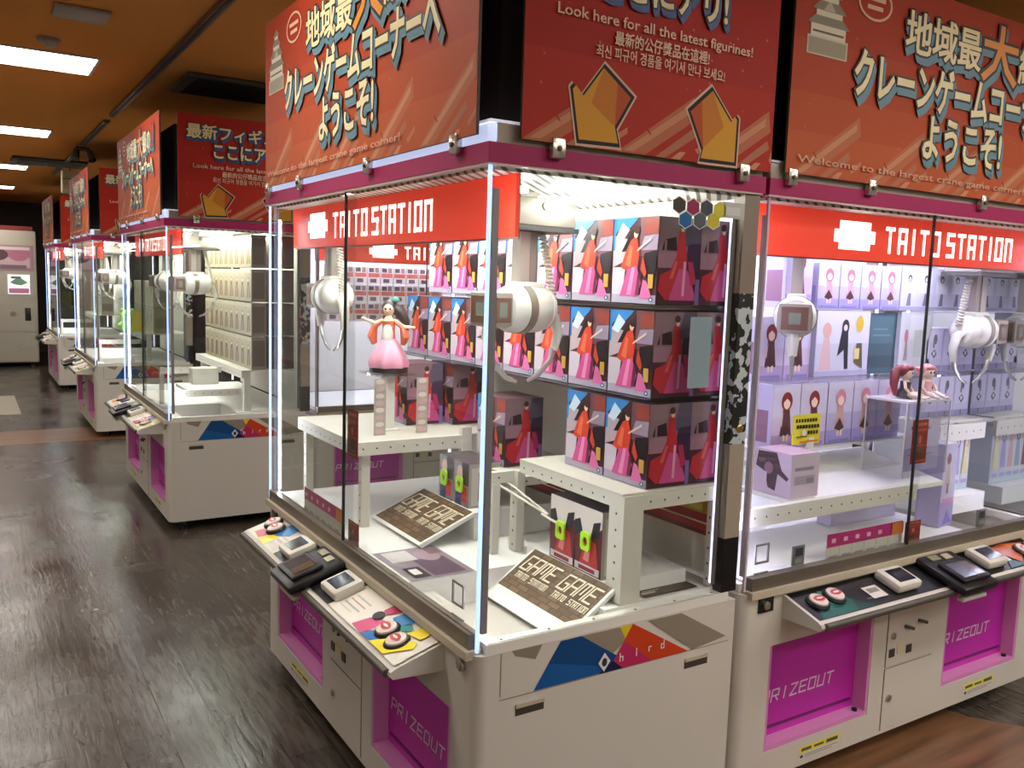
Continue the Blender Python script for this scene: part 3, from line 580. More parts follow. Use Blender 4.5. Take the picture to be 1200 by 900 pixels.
# ================================================================= prizes: generic printed boxes
ORD = ['first', 'second', 'third', 'fourth', 'fifth', 'sixth', 'seventh', 'eighth', 'ninth', 'tenth', 'eleventh', 'twelfth', 'thirteenth', 'fourteenth', 'fifteenth', 'sixteenth', 'seventeenth', 'eighteenth']
def carton(name, label, w, d, h, col, front, side, group, top=None, cat='box'):
    """origin at bottom centre, printed front faces -y"""
    t = thing(name, label, cat, (0, 0, 0), 0, group)
    c = MB(M(col, .35)).box(-w/2, w/2, -d/2, d/2, 0, h)
    if top: c.box(-w/2+.001, w/2-.001, -d/2+.001, d/2-.001, h, h+.0006, M(top, .35))
    c.build('carton', t)
    if front: art('front_print', t, (-w/2, -d/2, 0), (w, 0, 0), (0, 0, h), front, .0002, .3)
    if side:
        art('side_print', t, (w/2, -d/2, 0), (0, d, 0), (0, 0, h), side, .0002, .3)
        art('side_print', t, (-w/2, d/2, 0), (0, -d, 0), (0, 0, h), side, .0002, .3)
    return t
GOWN = [('4a2a30', R4(0, 0, 1, 1)), ('6f4a52', R4(.6, .55, 1, 1)), ('9a8aa0', [(.62, .62), (.98, .62), (1, .8), (.7, .78)]), ('8f4038', [(.7, .82), (1, .8), (1, .97), (.72, 1)]), ('b9a6ae', [(0, .42), (.3, .5), (.34, .75), (0, .8)]), ('a9a0b4', R4(0, 0, 1, .1)), ('c9bcc8', [(0, .1), (.25, .1), (.3, .42), (0, .42)]),
        ('3f86c8', [(0, .78), (.1, .86), (.3, .84), (.5, .96), (.55, 1), (0, 1)]), ('cfe2f2', [(.05, .76), (.2, .72), (.36, .86), (.2, .95)]), ('2b7cc4', R4(0, .62, .045, 1)), ('2a1a1e', [(.2, .6), (.42, .86), (.5, .86), (.45, .62)]), ('241c22', [(.68, .3), (.98, .34), (1, .62), (.72, .58)]),
        ('c9402f', [(.2, .42), (.3, .6), (.42, .74), (.54, .78), (.62, .6), (.58, .4), (.4, .36)]), ('d86a4a', [(.3, .45), (.4, .68), (.46, .66), (.42, .42)]), ('c8508a', [(.2, .08), (.36, .4), (.56, .44), (.68, .24), (.6, .08)]), ('e08ab4', [(.36, .1), (.46, .42), (.53, .42), (.46, .1)]), ('6a2a44', [(.56, .1), (.6, .36), (.66, .28), (.64, .1)]), ('cf68a0', [(.66, .06), (.72, .28), (.8, .26), (.94, .06)]), ('b8402f', [(.66, .4), (.7, .55), (.8, .36), (.76, .3)]),
        ('e8c2a4', EL(.53, .81, .05, .05, 8)), ('3c2428', EL(.55, .855, .07, .05, 8)), ('d8c0b0', [(.56, .6), (.58, .63), (.86, .76), (.87, .73)]), ('c09848', R4(.84, .18, .95, .34)), ('5a6a8a', EL(.92, .05, .05, .03, 8)), ('e8ecf4', EL(.92, .05, .02, .014, 6))]
GOWNS = [('4f2d38', R4(0, 0, 1, 1)), ('8a7078', R4(0, .55, 1, 1)), ('5d5468', [(.55, .7), (1, .6), (1, 1), (.7, 1)]), ('352028', [(.08, .62), (.14, .74), (.4, .78), (.44, .62)]), ('8d6a7c', R4(.14, .62, .19, .74)), ('9d7486', R4(0, .42, .5, .6)), ('3a2a44', [(.62, .42), (1, .3), (1, .72), (.7, .7)]),
         ('b82f3a', [(.46, .84), (.58, .86), (.68, .55), (.66, .1), (.2, .05), (.02, .16), (.06, .34), (.3, .4), (.42, .55)]), ('d0605c', [(.4, .5), (.46, .5), (.36, .3), (.28, .3)]), ('c8508a', [(.28, .05), (.5, .42), (.7, .4), (.95, .05)]), ('e0a0c0', [(.58, .1), (.6, .5), (.66, .5), (.64, .1)]), ('b03058', [(.7, .5), (.82, .5), (.92, .25), (.78, .22)]), ('7a68a0', R4(.9, .0, 1, .3)),
         ('e6c4a8', EL(.54, .88, .045, .045, 8)), ('4a2a30', EL(.53, .92, .07, .045, 8))]
GP = 'figure boxes with a pink gown print in the nearest machine'
proto = carton('figure_box', '', .184, .15, .23, '5a3a44', GOWN, GOWNS, GP, '6a4a54')
used = [False]
def fig(Xf, yc, z, label, rot=RM1, d=.15):
    o = proto if not used[0] else dup(proto); used[0] = True
    return place(o, (Xf+d/2, yc, z), rot, label)
rows = [(1.006, 'bottom row', 2), (1.2545, 'middle row', 8), (1.5045, 'top row', 7)]
for z, rn, n in rows:
    for k in range(n):
        fig(.552, .15+.19*k, z, 'pink gown box, %s of the back stack, %s from the near glass' % (rn, ORD[k]))
    fig(.7035, .15, z, 'pink gown figure box at the rear of the %s, beside the near rear post' % rn)
fig(.53, .845, .931, 'pink gown figure box alone on the low shelf, showing its red side print')
fig(.405, 1.35, 1.003, 'pink gown figure box on the white rack beside the gowned figurine')
fig(.575, 1.3, 1.003, 'pink gown figure box behind the one beside the gowned figurine')

# white perforated racks
RK = M('dcd8cd', .42); HOLE = M('4c4841', .6)
def rack(name, label, plates, bars, posts):
    t = thing(name, label, 'rack', (0, 0, 0), 0, 'white shelf racks inside the machines')
    for b in plates: MB(M('d3cfc4', .45)).box(*b).build('shelf_plate', t)
    for b in bars:
        m = MB(RK).box(*b); lx = b[1]-b[0]; ly = b[3]-b[2]; m.m(HOLE); zc = (b[4]+b[5])/2
        for k in range(int(max(lx, ly)/.05)):
            if lx > ly: m.lathe([(.0035, b[2]-.0006), (.0035, b[2]-.0001)], (b[0]+.025+k*.05, 0, zc), 1, 6)
            else: m.lathe([(.0035, b[0]-.0006), (.0035, b[0]-.0001)], (0, b[2]+.025+k*.05, zc), 0, 6)
        m.build('rail', t)
    for b in posts:
        m = MB(RK).box(*b); m.m(HOLE)
        for k in range(int((b[5]-b[4])/.045)): m.lathe([(.004, b[0]-.0006), (.004, b[0]-.0001)], (0, (b[2]+b[3])/2, b[4]+.02+k*.045), 0, 6)
        m.build('post', t)
    return t
near_rack = rack('shelf_rack', 'white perforated rack under the near figure boxes, thick post by the side glass', [(.46, .83, .045, .55, .998, 1.004)],
     [(.53, .83, .04, .06, .955, .997), (.462, .49, .1, .55, .962, .997), (.38, .462, .58, .6, .925, .96), (.8, .828, .06, .58, .962, .997)], [(.462, .53, .038, .1, .702, .997), (.79, .83, .038, .062, .702, .955), (.38, .405, .57, .6, .702, .925), (.462, .49, .56, .6, .702, .962)])
for p, q in (((.4, .59, .925), (.47, .4, .86)), ((.44, .59, .925), (.475, .4, .86)), ((.455, .41, .862), (.455, .33, .855))): MB(RK).tube([p, q], .004, 8).build('hook_rod', near_rack)
rack('shelf_rack', 'low white rack shelf in the middle of the nearest machine', [(.5, .83, .62, .97, .922, .929)], [(.5, .83, .605, .62, .9, .929), (.485, .5, .62, .97, .9, .929)], [(.8, .825, .62, .645, .702, .9)])
rack('shelf_rack', 'white rack at the far half of the nearest machine, carrying the figurine stage', [(.1, .83, 1.02, 1.6, .994, 1.001)],
     [(.1, .5, 1.0, 1.02, .955, 1.001), (.1, .12, 1.02, 1.6, .955, .994)], [(.5, .54, .995, 1.02, .702, 1.03), (.13, .16, 1.022, 1.05, .702, .955), (.12, .15, 1.56, 1.59, .702, .955)])
for z, n, y1 in ((1.246, 'middle', 1.62), (1.496, 'top', 1.42)):
    tag(MB(ACRYL).box(.52, .838, .045, y1, z, z+.007).build('clear_shelf'), 'clear acrylic shelf under the %s row of pink gown boxes' % n, 'shelf', 'clear shelves in the nearest machine')

# small prizes with lime ring tags, platforms, ramps with banner print
def ring_tag(parent, w, d, h, x=0):
    g = MB(M('b6ea35', .4)); y = -d/2-.012; n = 12; cx, cz, a = x, h*.5, .021
    sq = [(cx+max(-1, min(1, 1.5*cos(2*pi*k/n)))*a, cz+max(-1, min(1, 1.5*sin(2*pi*k/n)))*a*1.25) for k in range(n)]; ci = [(cx+cos(2*pi*k/n)*a*.55, cz+sin(2*pi*k/n)*a*.6) for k in range(n)]
    v = [(p[0], y, p[1]) for p in sq]+[(p[0], y, p[1]) for p in ci]+[(p[0], y+.006, p[1]) for p in sq]+[(p[0], y+.006, p[1]) for p in ci]
    f = []
    for k in range(n):
        j = (k+1) % n; f += [[k, j, n+j, n+k], [2*n+k, 3*n+k, 3*n+j, 2*n+j], [k, 2*n+k, 2*n+j, j], [n+k, n+j, 3*n+j, 3*n+k]]
    g.add(v, f); g.build('ring_tag', parent)
SMF = [('5c1f28', R4(0, 0, 1, 1)), ('e6dcd8', [(0, .7), (.5, .55), (1, .75), (1, 1), (0, 1)]), ('2a2a32', [(.0, .5), (.3, .62), (.2, .8), (0, .75)]), ('b8353a', [(.2, .1), (.45, .55), (.8, .5), (.9, .1)]), ('e08a86', [(.35, .2), (.5, .5), (.62, .4), (.55, .18)]), ('2b2730', [(.6, .55), (.9, .6), (.95, .85), (.7, .8)]), ('d9cfd4', R4(.05, .02, .95, .13)), ('8d3540', R4(.2, .04, .8, .1))]
SMS = [('b9b1a6', R4(0, 0, 1, 1)), ('d9d4ca', R4(.08, .05, .7, .9)), ('a9713f', R4(.3, .15, .4, .8)), ('6d5a52', R4(.42, .15, .46, .8))]
sm = carton('prize_box', 'small red and white prize box with lime ring tag, nearest the camera', .126, .135, .19, '7a3a40', SMF, SMS, 'small tagged prize boxes', '3a3a48'); ring_tag(sm, .126, .135, .19)
place(sm, (.536, .196, .7415), RM1)
place(dup(sm), (.536, .318, .7415), RM1, 'small red and white prize box with lime ring tag, second one')
sm2 = carton('prize_box', 'multicolour prize box with lime ring tag under the white beam, right one', .1, .12, .15, '6a6a78', [('8a8490', R4(0, 0, 1, 1)), ('2b3f78', R4(.1, 0, .5, .4)), ('c83a35', R4(.5, .1, .9, .45)), ('d9b8a8', EL(.4, .72, .22, .2)), ('2d8a5a', R4(.1, .45, .35, .6)), ('3a3038', [(.6, .5), (1, .5), (1, 1), (.55, 1)])], SMS, 'small tagged prize boxes', '4a4048'); ring_tag(sm2, .1, .12, .15)
place(sm2, (.465, .82, .797), RM1); place(dup(sm2), (.465, .93, .797), RM1, 'multicolour prize box with lime ring tag under the white beam, left one')
tag(MB(PURE).box(.466, .76, .104, .5, .7015, .741).build('prize_platform'), 'white platform under the two red prize boxes', 'platform', 'white prize platforms')
tag(MB(PURE).box(.401, .76, .72, .99, .7015, .7965).build('prize_platform'), 'white platform under the two multicolour prize boxes', 'platform', 'white prize platforms')
BRN = [('5f4a37', R4(0, 0, 1, 1))]
def ramp(label, A, B, y0, y1, n, groove):
    """sloping white board from A=(x,z) up to B=(x,z) with a brown brick-print banner"""
    t = thing('banner_ramp', label, 'banner', (0, 0, 0), 0, 'brown brick banners on white ramps')
    MB(PURE).prism([(A[0], A[1]), (B[0], B[1]), (B[0], B[1]-.012), (A[0]+.012, A[1]-.012)], 1, y0, y1).build('ramp_board', t)
    f = groove; P0 = Vector((A[0]+(B[0]-A[0])*f, y1-.01, A[1]+(B[1]-A[1])*f)); U = Vector((0, -(y1-y0-.02), 0)); Vv = Vector((B[0]-P0.x, 0, B[1]-P0.z))
    L = (y1-y0-.02); H = Vv.length; P = [('4f3c2c', R4(0, 0, 1, 1))]
    nr = 9
    for r in range(nr):
        bw = .052/L; x = -(r % 2)*bw/2
        while x < 1:
            a, b = max(0, x+.004/L), min(1, x+bw-.004/L)
            if b > a: P.append((['6a5038', '745a40', '5f4731'][(r*3+int(x/bw)) % 3], R4(a, r/nr+.012, b, (r+1)/nr-.012)))
            x += bw
    art('banner_print', t, P0, U, Vv, P, .000008, .5)
    mb = MB(M('e9dcc0', .5)); u = U.normalized(); v = Vv.normalized(); cw = L/n
    for k in range(n):
        block('l', t, 'GAME', P0, u, v, k*cw+.02, H*.5, cw*.16, H*.34, cw*.055, .0062, M('e9dcc0', .5), .004, mbin=mb, slant=.12)
        block('l', t, 'TAITO', P0, u, v, k*cw+.03, H*.3, cw*.042, H*.12, cw*.026, .0034, M('e9dcc0', .5), .004, mbin=mb, wide={'I': .5})
        block('l', t, 'STATION', P0, u, v, k*cw+.03+cw*.4, H*.3, cw*.042, H*.12, cw*.024, .0034, M('e9dcc0', .5), .004, mbin=mb, wide={'I': .5})
    mb.build('lettering', t); return t
ramp('brown brick-print banner on the white ramp in front of the two red prize boxes', (.29, .626), (.464, .741), .06, .46, 2, .25)
ramp('brown brick-print banner on the white ramp below the two multicolour prize boxes', (.2, .714), (.4, .796), .72, 1.1, 2, .06)
tag(art('floor_sheet', None, (.56, .05, .7025), (.2, 0, 0), (0, .05, 0), [('3f3128', R4(0, 0, 1, 1)), ('c9bfb0', R4(.05, .4, .3, .6)), ('5b4636', R4(.4, .1, .9, .4)), ('b9ae9c', R4(.1, .65, .4, .75))]), 'dark brown printed sheet lying behind the thick white post', 'sheet')
tag(art('leaflet', None, (.05, .74, .701), (0, -.28, 0), (.21, 0, 0), [('8c7f86', R4(0, 0, 1, 1)), ('cfc7c4', R4(.05, .1, .4, .5)), ('5c4658', R4(.4, .4, .95, .9)), ('a58a94', EL(.3, .7, .2, .18)), ('2e2a2c', R4(.62, .1, .95, .35)), ('e6e2de', R4(.68, .15, .85, .28)), ('7a5a66', R4(.1, .75, .3, .95))]), 'printed purple and grey leaflet lying flat on the white floor', 'leaflet')
for y0, y1, z0, z1, n, cs in ((.04, .5, .80, .97, 'near', ('7a1f28', 'd9a838', 'b52a2a', 'e6d9c8')), (.62, 1.1, .74, .9, 'far', ('5c1c26', 'c99a34', '8f2430', '6a4a58'))):
    tag(art('printed_strip', None, (.853, y1, z0), (0, -(y1-y0), 0), FZ and (0, 0, z1-z0), [(cs[0], R4(0, 0, 1, 1)), (cs[3], R4(0, 0, 1, .12)), ('4f8fc0', R4(0, .72, 1, 1)), (cs[1], R4(0, .5, 1, .72)), (cs[2], R4(0, .2, 1, .5)), ('efe2d0', R4(0, .32, 1, .35))]+[('f0d060', R4(.06+.2*k, .55, .18+.2*k, .67)) for k in range(5)]), 'red, yellow and blue printed strip on the back wall, %s one' % n, 'printed strip', 'printed strips on the back wall')
tag(MB(M('9fb2c0', .35)).box(.64, .718, .014, .0155, 1.283, 1.474).build('reflection_sheet'), 'pale blue sheet standing for a reflection on the side glass of the nearest machine', 'reflection')  # bluish sheet stands in for a reflection on the glass

# stickers on the side glass (parts of the nearest machine)
for (x, z, c, n) in ((.564, 1.76, '4a3c3c', 'dark'), (.612, 1.758, '9a2a58', 'crimson'), (.66, 1.759, '474c54', 'charcoal'), (.588, 1.724, '2468a4', 'blue'), (.638, 1.725, '5a6068', 'grey'), (.687, 1.727, 'd0c234', 'yellow'), (.708, 1.757, 'd8cc3c', 'pale yellow')):
    h = art('hexagon_sticker', M1, (W, x, z), (0, .024, 0), (0, 0, .021), [('d9dcd8', EL(0, 0, 1.12, 1.12, 6, pi/6)), (c, EL(0, 0, 1, 1, 6, pi/6))]); h['label'] = n+' hexagon sticker'
art('clear_label', M1, (W, .715, 1.738), (0, .085, 0), (0, 0, .042), [('c3c4bd', R4(0, 0, 1, 1)), ('d4d5cf', R4(.1, .2, .8, .7))])
# price cards and red tickets behind the front glass
def pcard(label, loc, rot):
    t = thing('price_card', label, 'price card', loc, rot, 'magenta price cards behind the front glass')
    MB(M('d9d4cc', .4)).box(0, .39, 0, .002, 0, .088).build('card', t)
    P = [('b32f74', R4(0, .5, 1, 1)), ('cfcac2', R4(0, 0, 1, .5))]+[('8f8a88', R4(.16*k+.155, 0, .16*k+.16, .5)) for k in range(6)]+[('eab2cf', R4(.05+.15*k, .66, .1+.15*k, .82)) for k in range(5)]+[('d9803a', R4(.84, .52, 1, .98))]+[('a39e9c', R4(.02+.16*k, .1, .13+.16*k, .2)) for k in range(6)]
    art('print', t, (0, 0, 0), (.39, 0, 0), (0, 0, .088), P); return t
pc = pcard('magenta price card standing at the front glass of the nearest machine', (.036, W-.33, .7008), RM1)
place(dup(pc), (.892+.405, .036, .7008), 0, 'magenta price card standing at the front glass of the right-hand machine')
def ticket(label, loc, rot, w=.085, h=.15, grp='red tickets by the sliding glass'):
    t = thing('red_ticket', label, 'ticket', loc, rot, grp)
    MB(M('7a1614', .4)).box(0, w, 0, .0015, 0, h).build('card', t)
    P = [('8c1a16', R4(0, 0, 1, 1)), ('c06a4a', R4(.1, .86, .9, .93)), ('b8523a', EL(.5, .55, .14, .1)), ('d49a7a', R4(.46, .45, .54, .62)), ('b8523a', R4(.1, .4, .9, .43)), ('5c3a30', R4(.15, .12, .42, .34)), ('5c3a30', R4(.52, .12, .85, .34)), ('c06a4a', R4(.1, .05, .9, .08)), ('b8523a', R4(.12, .74, .88, .8))]
    art('print', t, (0, 0, 0), (w, 0, 0), (0, 0, h), P); return t
tk = ticket('tall dark red ticket at the sliding glass edge of the nearest machine', (.024, W-.775, .99), RM1)
place(dup(tk), (.892+.79, .024, .985), 0, 'tall dark red ticket at the sliding glass edge, under the seated dolls')
tk2 = ticket('small dark red ticket low at the sliding glass of the right-hand machine', (.892+.795, .024, .7145), 0, .085, .07)
place(dup(tk2), (.024, W-.79, .7145), RM1, 'small dark red ticket low at the sliding glass of the nearest machine')
for X, n in ((.24, 'near'), (.40, 'far')):
    tag(art('hanging_strip', None, (X-.04, 1.09 if n == 'near' else 1.085, 1.004), (.045, 0, 0), (0, 0, .2), [('b9aea4', R4(0, 0, 1, 1))]+[(('e2d6cf' if k % 2 else 'd0b2b0'), EL(.5, .07+k*.125, .36, .045)) for k in range(8)]), 'pale strip of round pictures beside the figurine pole, %s' % ('left one' if n == 'near' else 'right one'), 'strip')

# gowned figurine on a white pole
def figurine():
    p = thing('display_stand', 'white pole stand with small clear stage under the gowned figurine', 'stand', (.3, 1.2, 1.0015))
    MB(WHITE).box(-.022, .022, -.014, .014, 0, .205).box(-.04, .04, -.03, .03, 0, .006).build('pole', p); MB(ACRYL).box(-.08, .08, -.08, .08, .2055, .2115).build('stage', p)
    t = thing('figurine', 'figurine in an orange top and wide pink skirt on a black base', 'figurine', (.3, 1.2, 1.2145), -.6)
    MB(BLACK).lathe([(.066, 0), (.068, .004), (.066, .016)], seg=24).build('base', t)
    g = MB(M('e29ab4', .4)); g.lathe([(.066, .018), (.07, .035), (.058, .07), (.04, .1), (.022, .125)], seg=40, wav=lambda a, h: .14*sin(a*7)*max(0, (.11-h))/.09); g.build('skirt', t)
    b = MB(M('ecc9ac', .45)); b.tube([(0, 0, .1), (0, 0, .135), (0, 0, .165), (0, 0, .19), (0, 0, .205)], [.02, .017, .023, .018, .008], 12); b.tube([(-.02, 0, .185), (-.05, -.01, .175), (-.085, -.02, .19)], [.008, .007, .005], 8); b.tube([(.02, 0, .185), (.055, -.01, .165), (.09, -.025, .165)], [.008, .007, .005], 8)
    b.ell((-.089, -.021, .192), (.007, .004, .005)); b.ell((.094, -.026, .165), (.007, .004, .005)); b.ell((0, -.002, .226), (.02, .02, .024)); b.ell((-.008, -.021, .228), (.004, .002, .004), M('2a2024', .3)); b.ell((.008, -.021, .228), (.004, .002, .004)); b.ell((0, -.022, .216), (.004, .0015, .0015), M('b0504a', .4)); b.build('body', t)
    o = MB(M('d9694a', .45)); o.tube([(0, 0, .115), (0, .002, .15), (0, 0, .185)], [.026, .023, .024], 14)
    for s in (-1, 1): o.tube([(s*.022, 0, .183), (s*.05, .0, .165), (s*.06, .004, .13), (s*.052, .006, .1)], [.013, .022, .034, .018], 12, flat=.5)
    o.ell((0, -.018, .135), (.02, .012, .04), M('e9e4dc', .5)); o.build('robe', t)
    h = MB(M('2d2226', .35)); h.ell((0, .008, .234), (.026, .025, .026)); h.tube([(.01, .016, .235), (.04, .02, .215), (.06, .018, .18), (.066, .016, .15)], [.02, .022, .016, .004], 10); h.ell((.02, .01, .26), (.016, .014, .012), M('47807c', .4)); h.build('hair', t)
figurine()

# ================================================================= right-hand machine contents (local frame -> world)
XM = .892
def lav(hair, body, bg='b8b0d8', lo='9c94cc'):
    return [(bg, R4(0, 0, 1, 1)), ('cfc8e4', R4(0, .5, 1, 1)), (lo, R4(0, 0, 1, .22)), ('d6d0e8', R4(0, .9, 1, 1)), (body, [(.3, .2), (.38, .62), (.62, .62), (.72, .2)]), ('e8cdbd', R4(.42, .12, .5, .25)), ('e8cdbd', R4(.54, .12, .62, .25)), ('d9c0b4', [(.3, .4), (.4, .6), (.36, .34)]), ('4a3034', [(.3, .25), (.5, .42), (.7, .25), (.5, .2)]), (hair, EL(.5, .74, .2, .15)), ('efd6c6', EL(.5, .71, .12, .09)), (hair, [(.36, .72), (.5, .86), (.64, .72), (.5, .79)]), ('8a80b8', R4(.1, .02, .9, .07))]
LG = 'lavender figure boxes in the right-hand machine'
pk = carton('figure_box', '', .112, .09, .16, 'b4acd4', lav('a86a7c', 'c79aa4'), [('c2bad8', R4(0, 0, 1, 1)), ('9c94cc', R4(.1, .1, .9, .5))], LG, 'd8d2ea')
rd = carton('figure_box', '', .134, .1, .215, 'baaed2', lav('8a3038', '5c3a40', 'cdbcd6', 'b49cc4'), [('c4bad8', R4(0, 0, 1, 1)), ('8f6a80', R4(.15, .1, .85, .6))], LG, 'd8d2ea')
pn = carton('figure_box', '', .134, .1, .215, 'bab2da', lav('cf8a9a', 'c9a0a4'), [('c4bad8', R4(0, 0, 1, 1)), ('a9a0d4', R4(.15, .1, .85, .6))], LG, 'd8d2ea')
gr = carton('figure_box', '', .104, .09, .16, 'bdbcd0', [('c6c4d8', R4(0, 0, 1, 1)), ('d8d8e2', R4(.12, .4, .88, .95)), ('4a4858', EL(.5, .75, .13, .09)), ('dcd8dc', EL(.5, .73, .07, .05)), ('6c6a80', [(.35, .1), (.45, .4), (.6, .4), (.62, .1)]), ('9a98b4', R4(0, 0, 1, .08))], None, LG, 'dcdce6')
gq = carton('figure_box', '', .106, .09, .17, 'b9b6ce', [('bcb8d2', R4(0, 0, 1, 1)), ('cac6dc', R4(.08, .3, .92, .95)), ('5a5866', EL(.52, .75, .12, .12)), ('77747f', R4(.38, .55, .5, .72)), ('4f4d58', [(.3, .42), (.5, .52), (.66, .4), (.5, .3)]), ('d8d4d8', EL(.48, .42, .07, .05)), ('8f8cae', R4(0, 0, 1, .14)), ('55525e', R4(.45, .02, .52, .14))], None, LG, 'd2d0de')
_u = set()
def put(p, x, y, z, label, rot=0):
    o = p if p.name not in _u else dup(p); _u.add(p.name); return place(o, (XM+x, y, z), rot, label)
FY = .336
for k in range(4): put(pk, .705+.118*k, FY+.045, 1.4935, 'lavender pink-haired figure box, top shelf, %s right of the red-haired one' % ORD[k])
put(rd, .56, .395, 1.4935, 'lavender red-haired figure box alone high at the left, behind the left claw head')
for k in range(2): put(rd, .449+.138*k, .405, 1.246, 'lavender red-haired figure box in the middle row at the left, %s from the left' % ORD[k])
for k in range(2): put(rd, .425+.138*k, .25+.05, 1.026, 'lavender red-haired figure box in the bottom row, %s from the left' % ORD[k])
for k in range(3): put(pn, .703+.138*k, .25+.05, 1.026, 'lavender pink-haired figure box in the bottom row, %s from the left of its kind' % ORD[k])
for k in range(5): put(gr, 1.175+.1045*k, FY+.045, 1.4935, 'pale grey window figure box on the top shelf, %s right of the glass divider' % ORD[k])
for k in range(3): put(gq, 1.37+.109*k, FY+.045, 1.065, 'pale grey box with a small dark figure, low right row, %s from the left' % ORD[k])
for k in range(3): put(gq, 1.37+.109*k, FY+.045, 1.2515, 'pale grey box with a small dark figure, middle right row, %s from the left' % ORD[k])
big = carton('large_figure_box', 'large pale box printed with three standing figures, left of the dark gap', .295, .1, .235, 'c4c2d8', [('c6c4d6', R4(0, 0, 1, 1)), ('d2d0e0', R4(0, .5, 1, 1)), ('d2b0b4', [(.08, .1), (.14, .6), (.24, .6), (.3, .1)]), ('cfa49c', EL(.19, .7, .08, .12)), ('2c2a33', [(.4, .3), (.48, .8), (.58, .8), (.62, .1), (.55, .1), (.52, .4)]), ('33313a', EL(.53, .75, .07, .12)), ('e4d2c8', EL(.53, .74, .035, .05)), ('c9a83a', EL(.8, .8, .07, .13)), ('5c563e', [(.72, .2), (.76, .5), (.86, .5), (.9, .1)]), ('d8c88a', R4(.72, .25, .82, .42)), ('a9a4c8', R4(0, 0, 1, .08))], [('b4b0c8', R4(0, 0, 1, 1))], LG, 'd2d0de')
put(big, .805, FY+.05, 1.2515, 'large pale box printed with three standing figures, left of the dark gap')
b2 = carton('large_figure_box', '', .2, .1, .235, 'bcbcc8', [('b9bac4', R4(0, 0, 1, 1)), ('c8c8d0', R4(.3, .55, .95, .95)), ('b06a70', EL(.2, .6, .06, .12)), ('8a7a80', [(.15, .2), (.18, .5), (.24, .5), (.27, .2)]), ('a8aca8', R4(.45, .25, .8, .7)), ('a9a8bc', R4(0, 0, 1, .08))], [('b0b0bc', R4(0, 0, 1, 1))], LG, 'd2d0de')
put(b2, 1.24, FY+.05, 1.2515, 'greyish large figure box right of the dark gap, half behind the divider')
tag(art('dark_poster', None, (XM+.957, .35, 1.2515), (.178, 0, 0), (0, 0, .228), [('34505e', R4(0, 0, 1, 1)), ('41606c', R4(.1, .5, .9, .95)), ('2a414e', R4(.0, .1, 1, .3)), ('5a7884', R4(.2, .62, .8, .65)), ('5a7884', R4(.2, .72, .7, .75))]), 'dark blue-green poster in the gap between the large boxes', 'poster')
tag(MB(ACRYL).box(XM+.36, XM+1.61, .335, .45, 1.4835, 1.491).build('clear_shelf'), 'clear acrylic shelf under the top row of lavender boxes', 'shelf', 'clear shelves in the right-hand machine')
tag(MB(ACRYL).box(XM+.36, XM+1.61, .25, .455, 1.2425, 1.2495).build('clear_shelf'), 'clear acrylic shelf under the middle row of lavender boxes', 'shelf', 'clear shelves in the right-hand machine')
t = rack('shelf_rack', 'white rack under the lavender boxes, long plain front beam', [(XM+.34, XM+1.14, .25, .45, 1.016, 1.0235), (XM+1.29, XM+1.61, .25, .42, 1.055, 1.0625)],
     [(XM+.02, XM+.9, .06, .085, .845, .9), (XM+1.3, XM+1.61, .235, .25, .985, 1.05)], [(XM+.34, XM+.36, .43, .45, .702, 1.015), (XM+1.12, XM+1.14, .43, .45, .702, 1.015), (XM+1.59, XM+1.61, .4, .42, .702, 1.054)])
tag(MB(PURE).prism([(.088, .885), (.44, .95), (.44, .94), (.088, .87)], 0, XM+.4, XM+1.1).build('sloped_shelf'), 'white sloping shelf rising behind the long front beam', 'shelf')
fb = carton('figure_box', 'pinkish box with dark armour print at the left end of the front beam', .15, .13, .14, 'c4b2c0', [('c2aebc', R4(0, 0, 1, 1)), ('4a3840', [(.1, .95), (.6, .98), (.75, .6), (.95, .45), (.9, .38), (.65, .5), (.6, .1), (.4, .15), (.3, .5), (.05, .6)]), ('8a6a74', EL(.4, .6, .12, .14)), ('c9b4c0', R4(.3, .3, .36, .5)), ('6a5058', R4(.12, .7, .3, .8))],
    [('c9bac6', R4(0, 0, 1, 1)), ('8f8492', R4(.12, .62, .8, .7)), ('a89ca8', R4(.12, .3, .85, .5)), ('8f8492', R4(.55, .32, .8, .44))], None, 'c8a8bc')
place(fb, (XM+.345, .166, .904), -pi/2)
tag(MB(WHITE).box(XM+.27, XM+.398, .087, .3, .89, .9025).build('ledge_plate'), 'small white ledge under the pinkish box with dark armour print', 'ledge')
ys = thing('yellow_sign', 'small yellow lettered sign clipped above the pinkish box', 'sign', (XM+.345, .15, 1.06))
MB(M('e2d640', .4)).box(0, .13, 0, .002, 0, .098).build('card', ys); MB(WHITE).box(.075, .1, -.004, .006, -.02, .02).build('clip', ys)
art('print', ys, (0, 0, 0), (.13, 0, 0), (0, 0, .098), [('e6da44', R4(0, 0, 1, 1))]+[('2e2a1c', R4(.08+.1*k, .74, .15+.1*k, .86)) for k in range(8)]+[('2e2a1c', R4(.1+.105*k, .54, .18+.105*k, .66)) for k in range(8)]+[('2e2a1c', R4(.5+.1*k, .34, .57+.1*k, .46)) for k in range(4)]+[('efe9d8', EL(.36, .4, .09, .1)), ('8a8430', R4(.08, .24, .46, .3)), ('d87a3a', R4(.2, .08, .9, .14))])
dc = thing('display_case', 'clear acrylic case with a pale lavender sheet, seated dolls on its lid', 'display case', (XM+.97, .165, .918))
m = MB(ACRYL)
for b in ((-.13, .13, -.08, -.077, 0, .262), (-.13, .13, .077, .08, 0, .262), (-.13, -.127, -.077, .077, 0, .262), (.127, .13, -.077, .077, 0, .262)): m.box(*b)
m.m(M('e4e2ea', .25))
for x in (-.131, .127):
    for y in (-.081, .077): m.box(x, x+.004, y, y+.004, 0, .262)
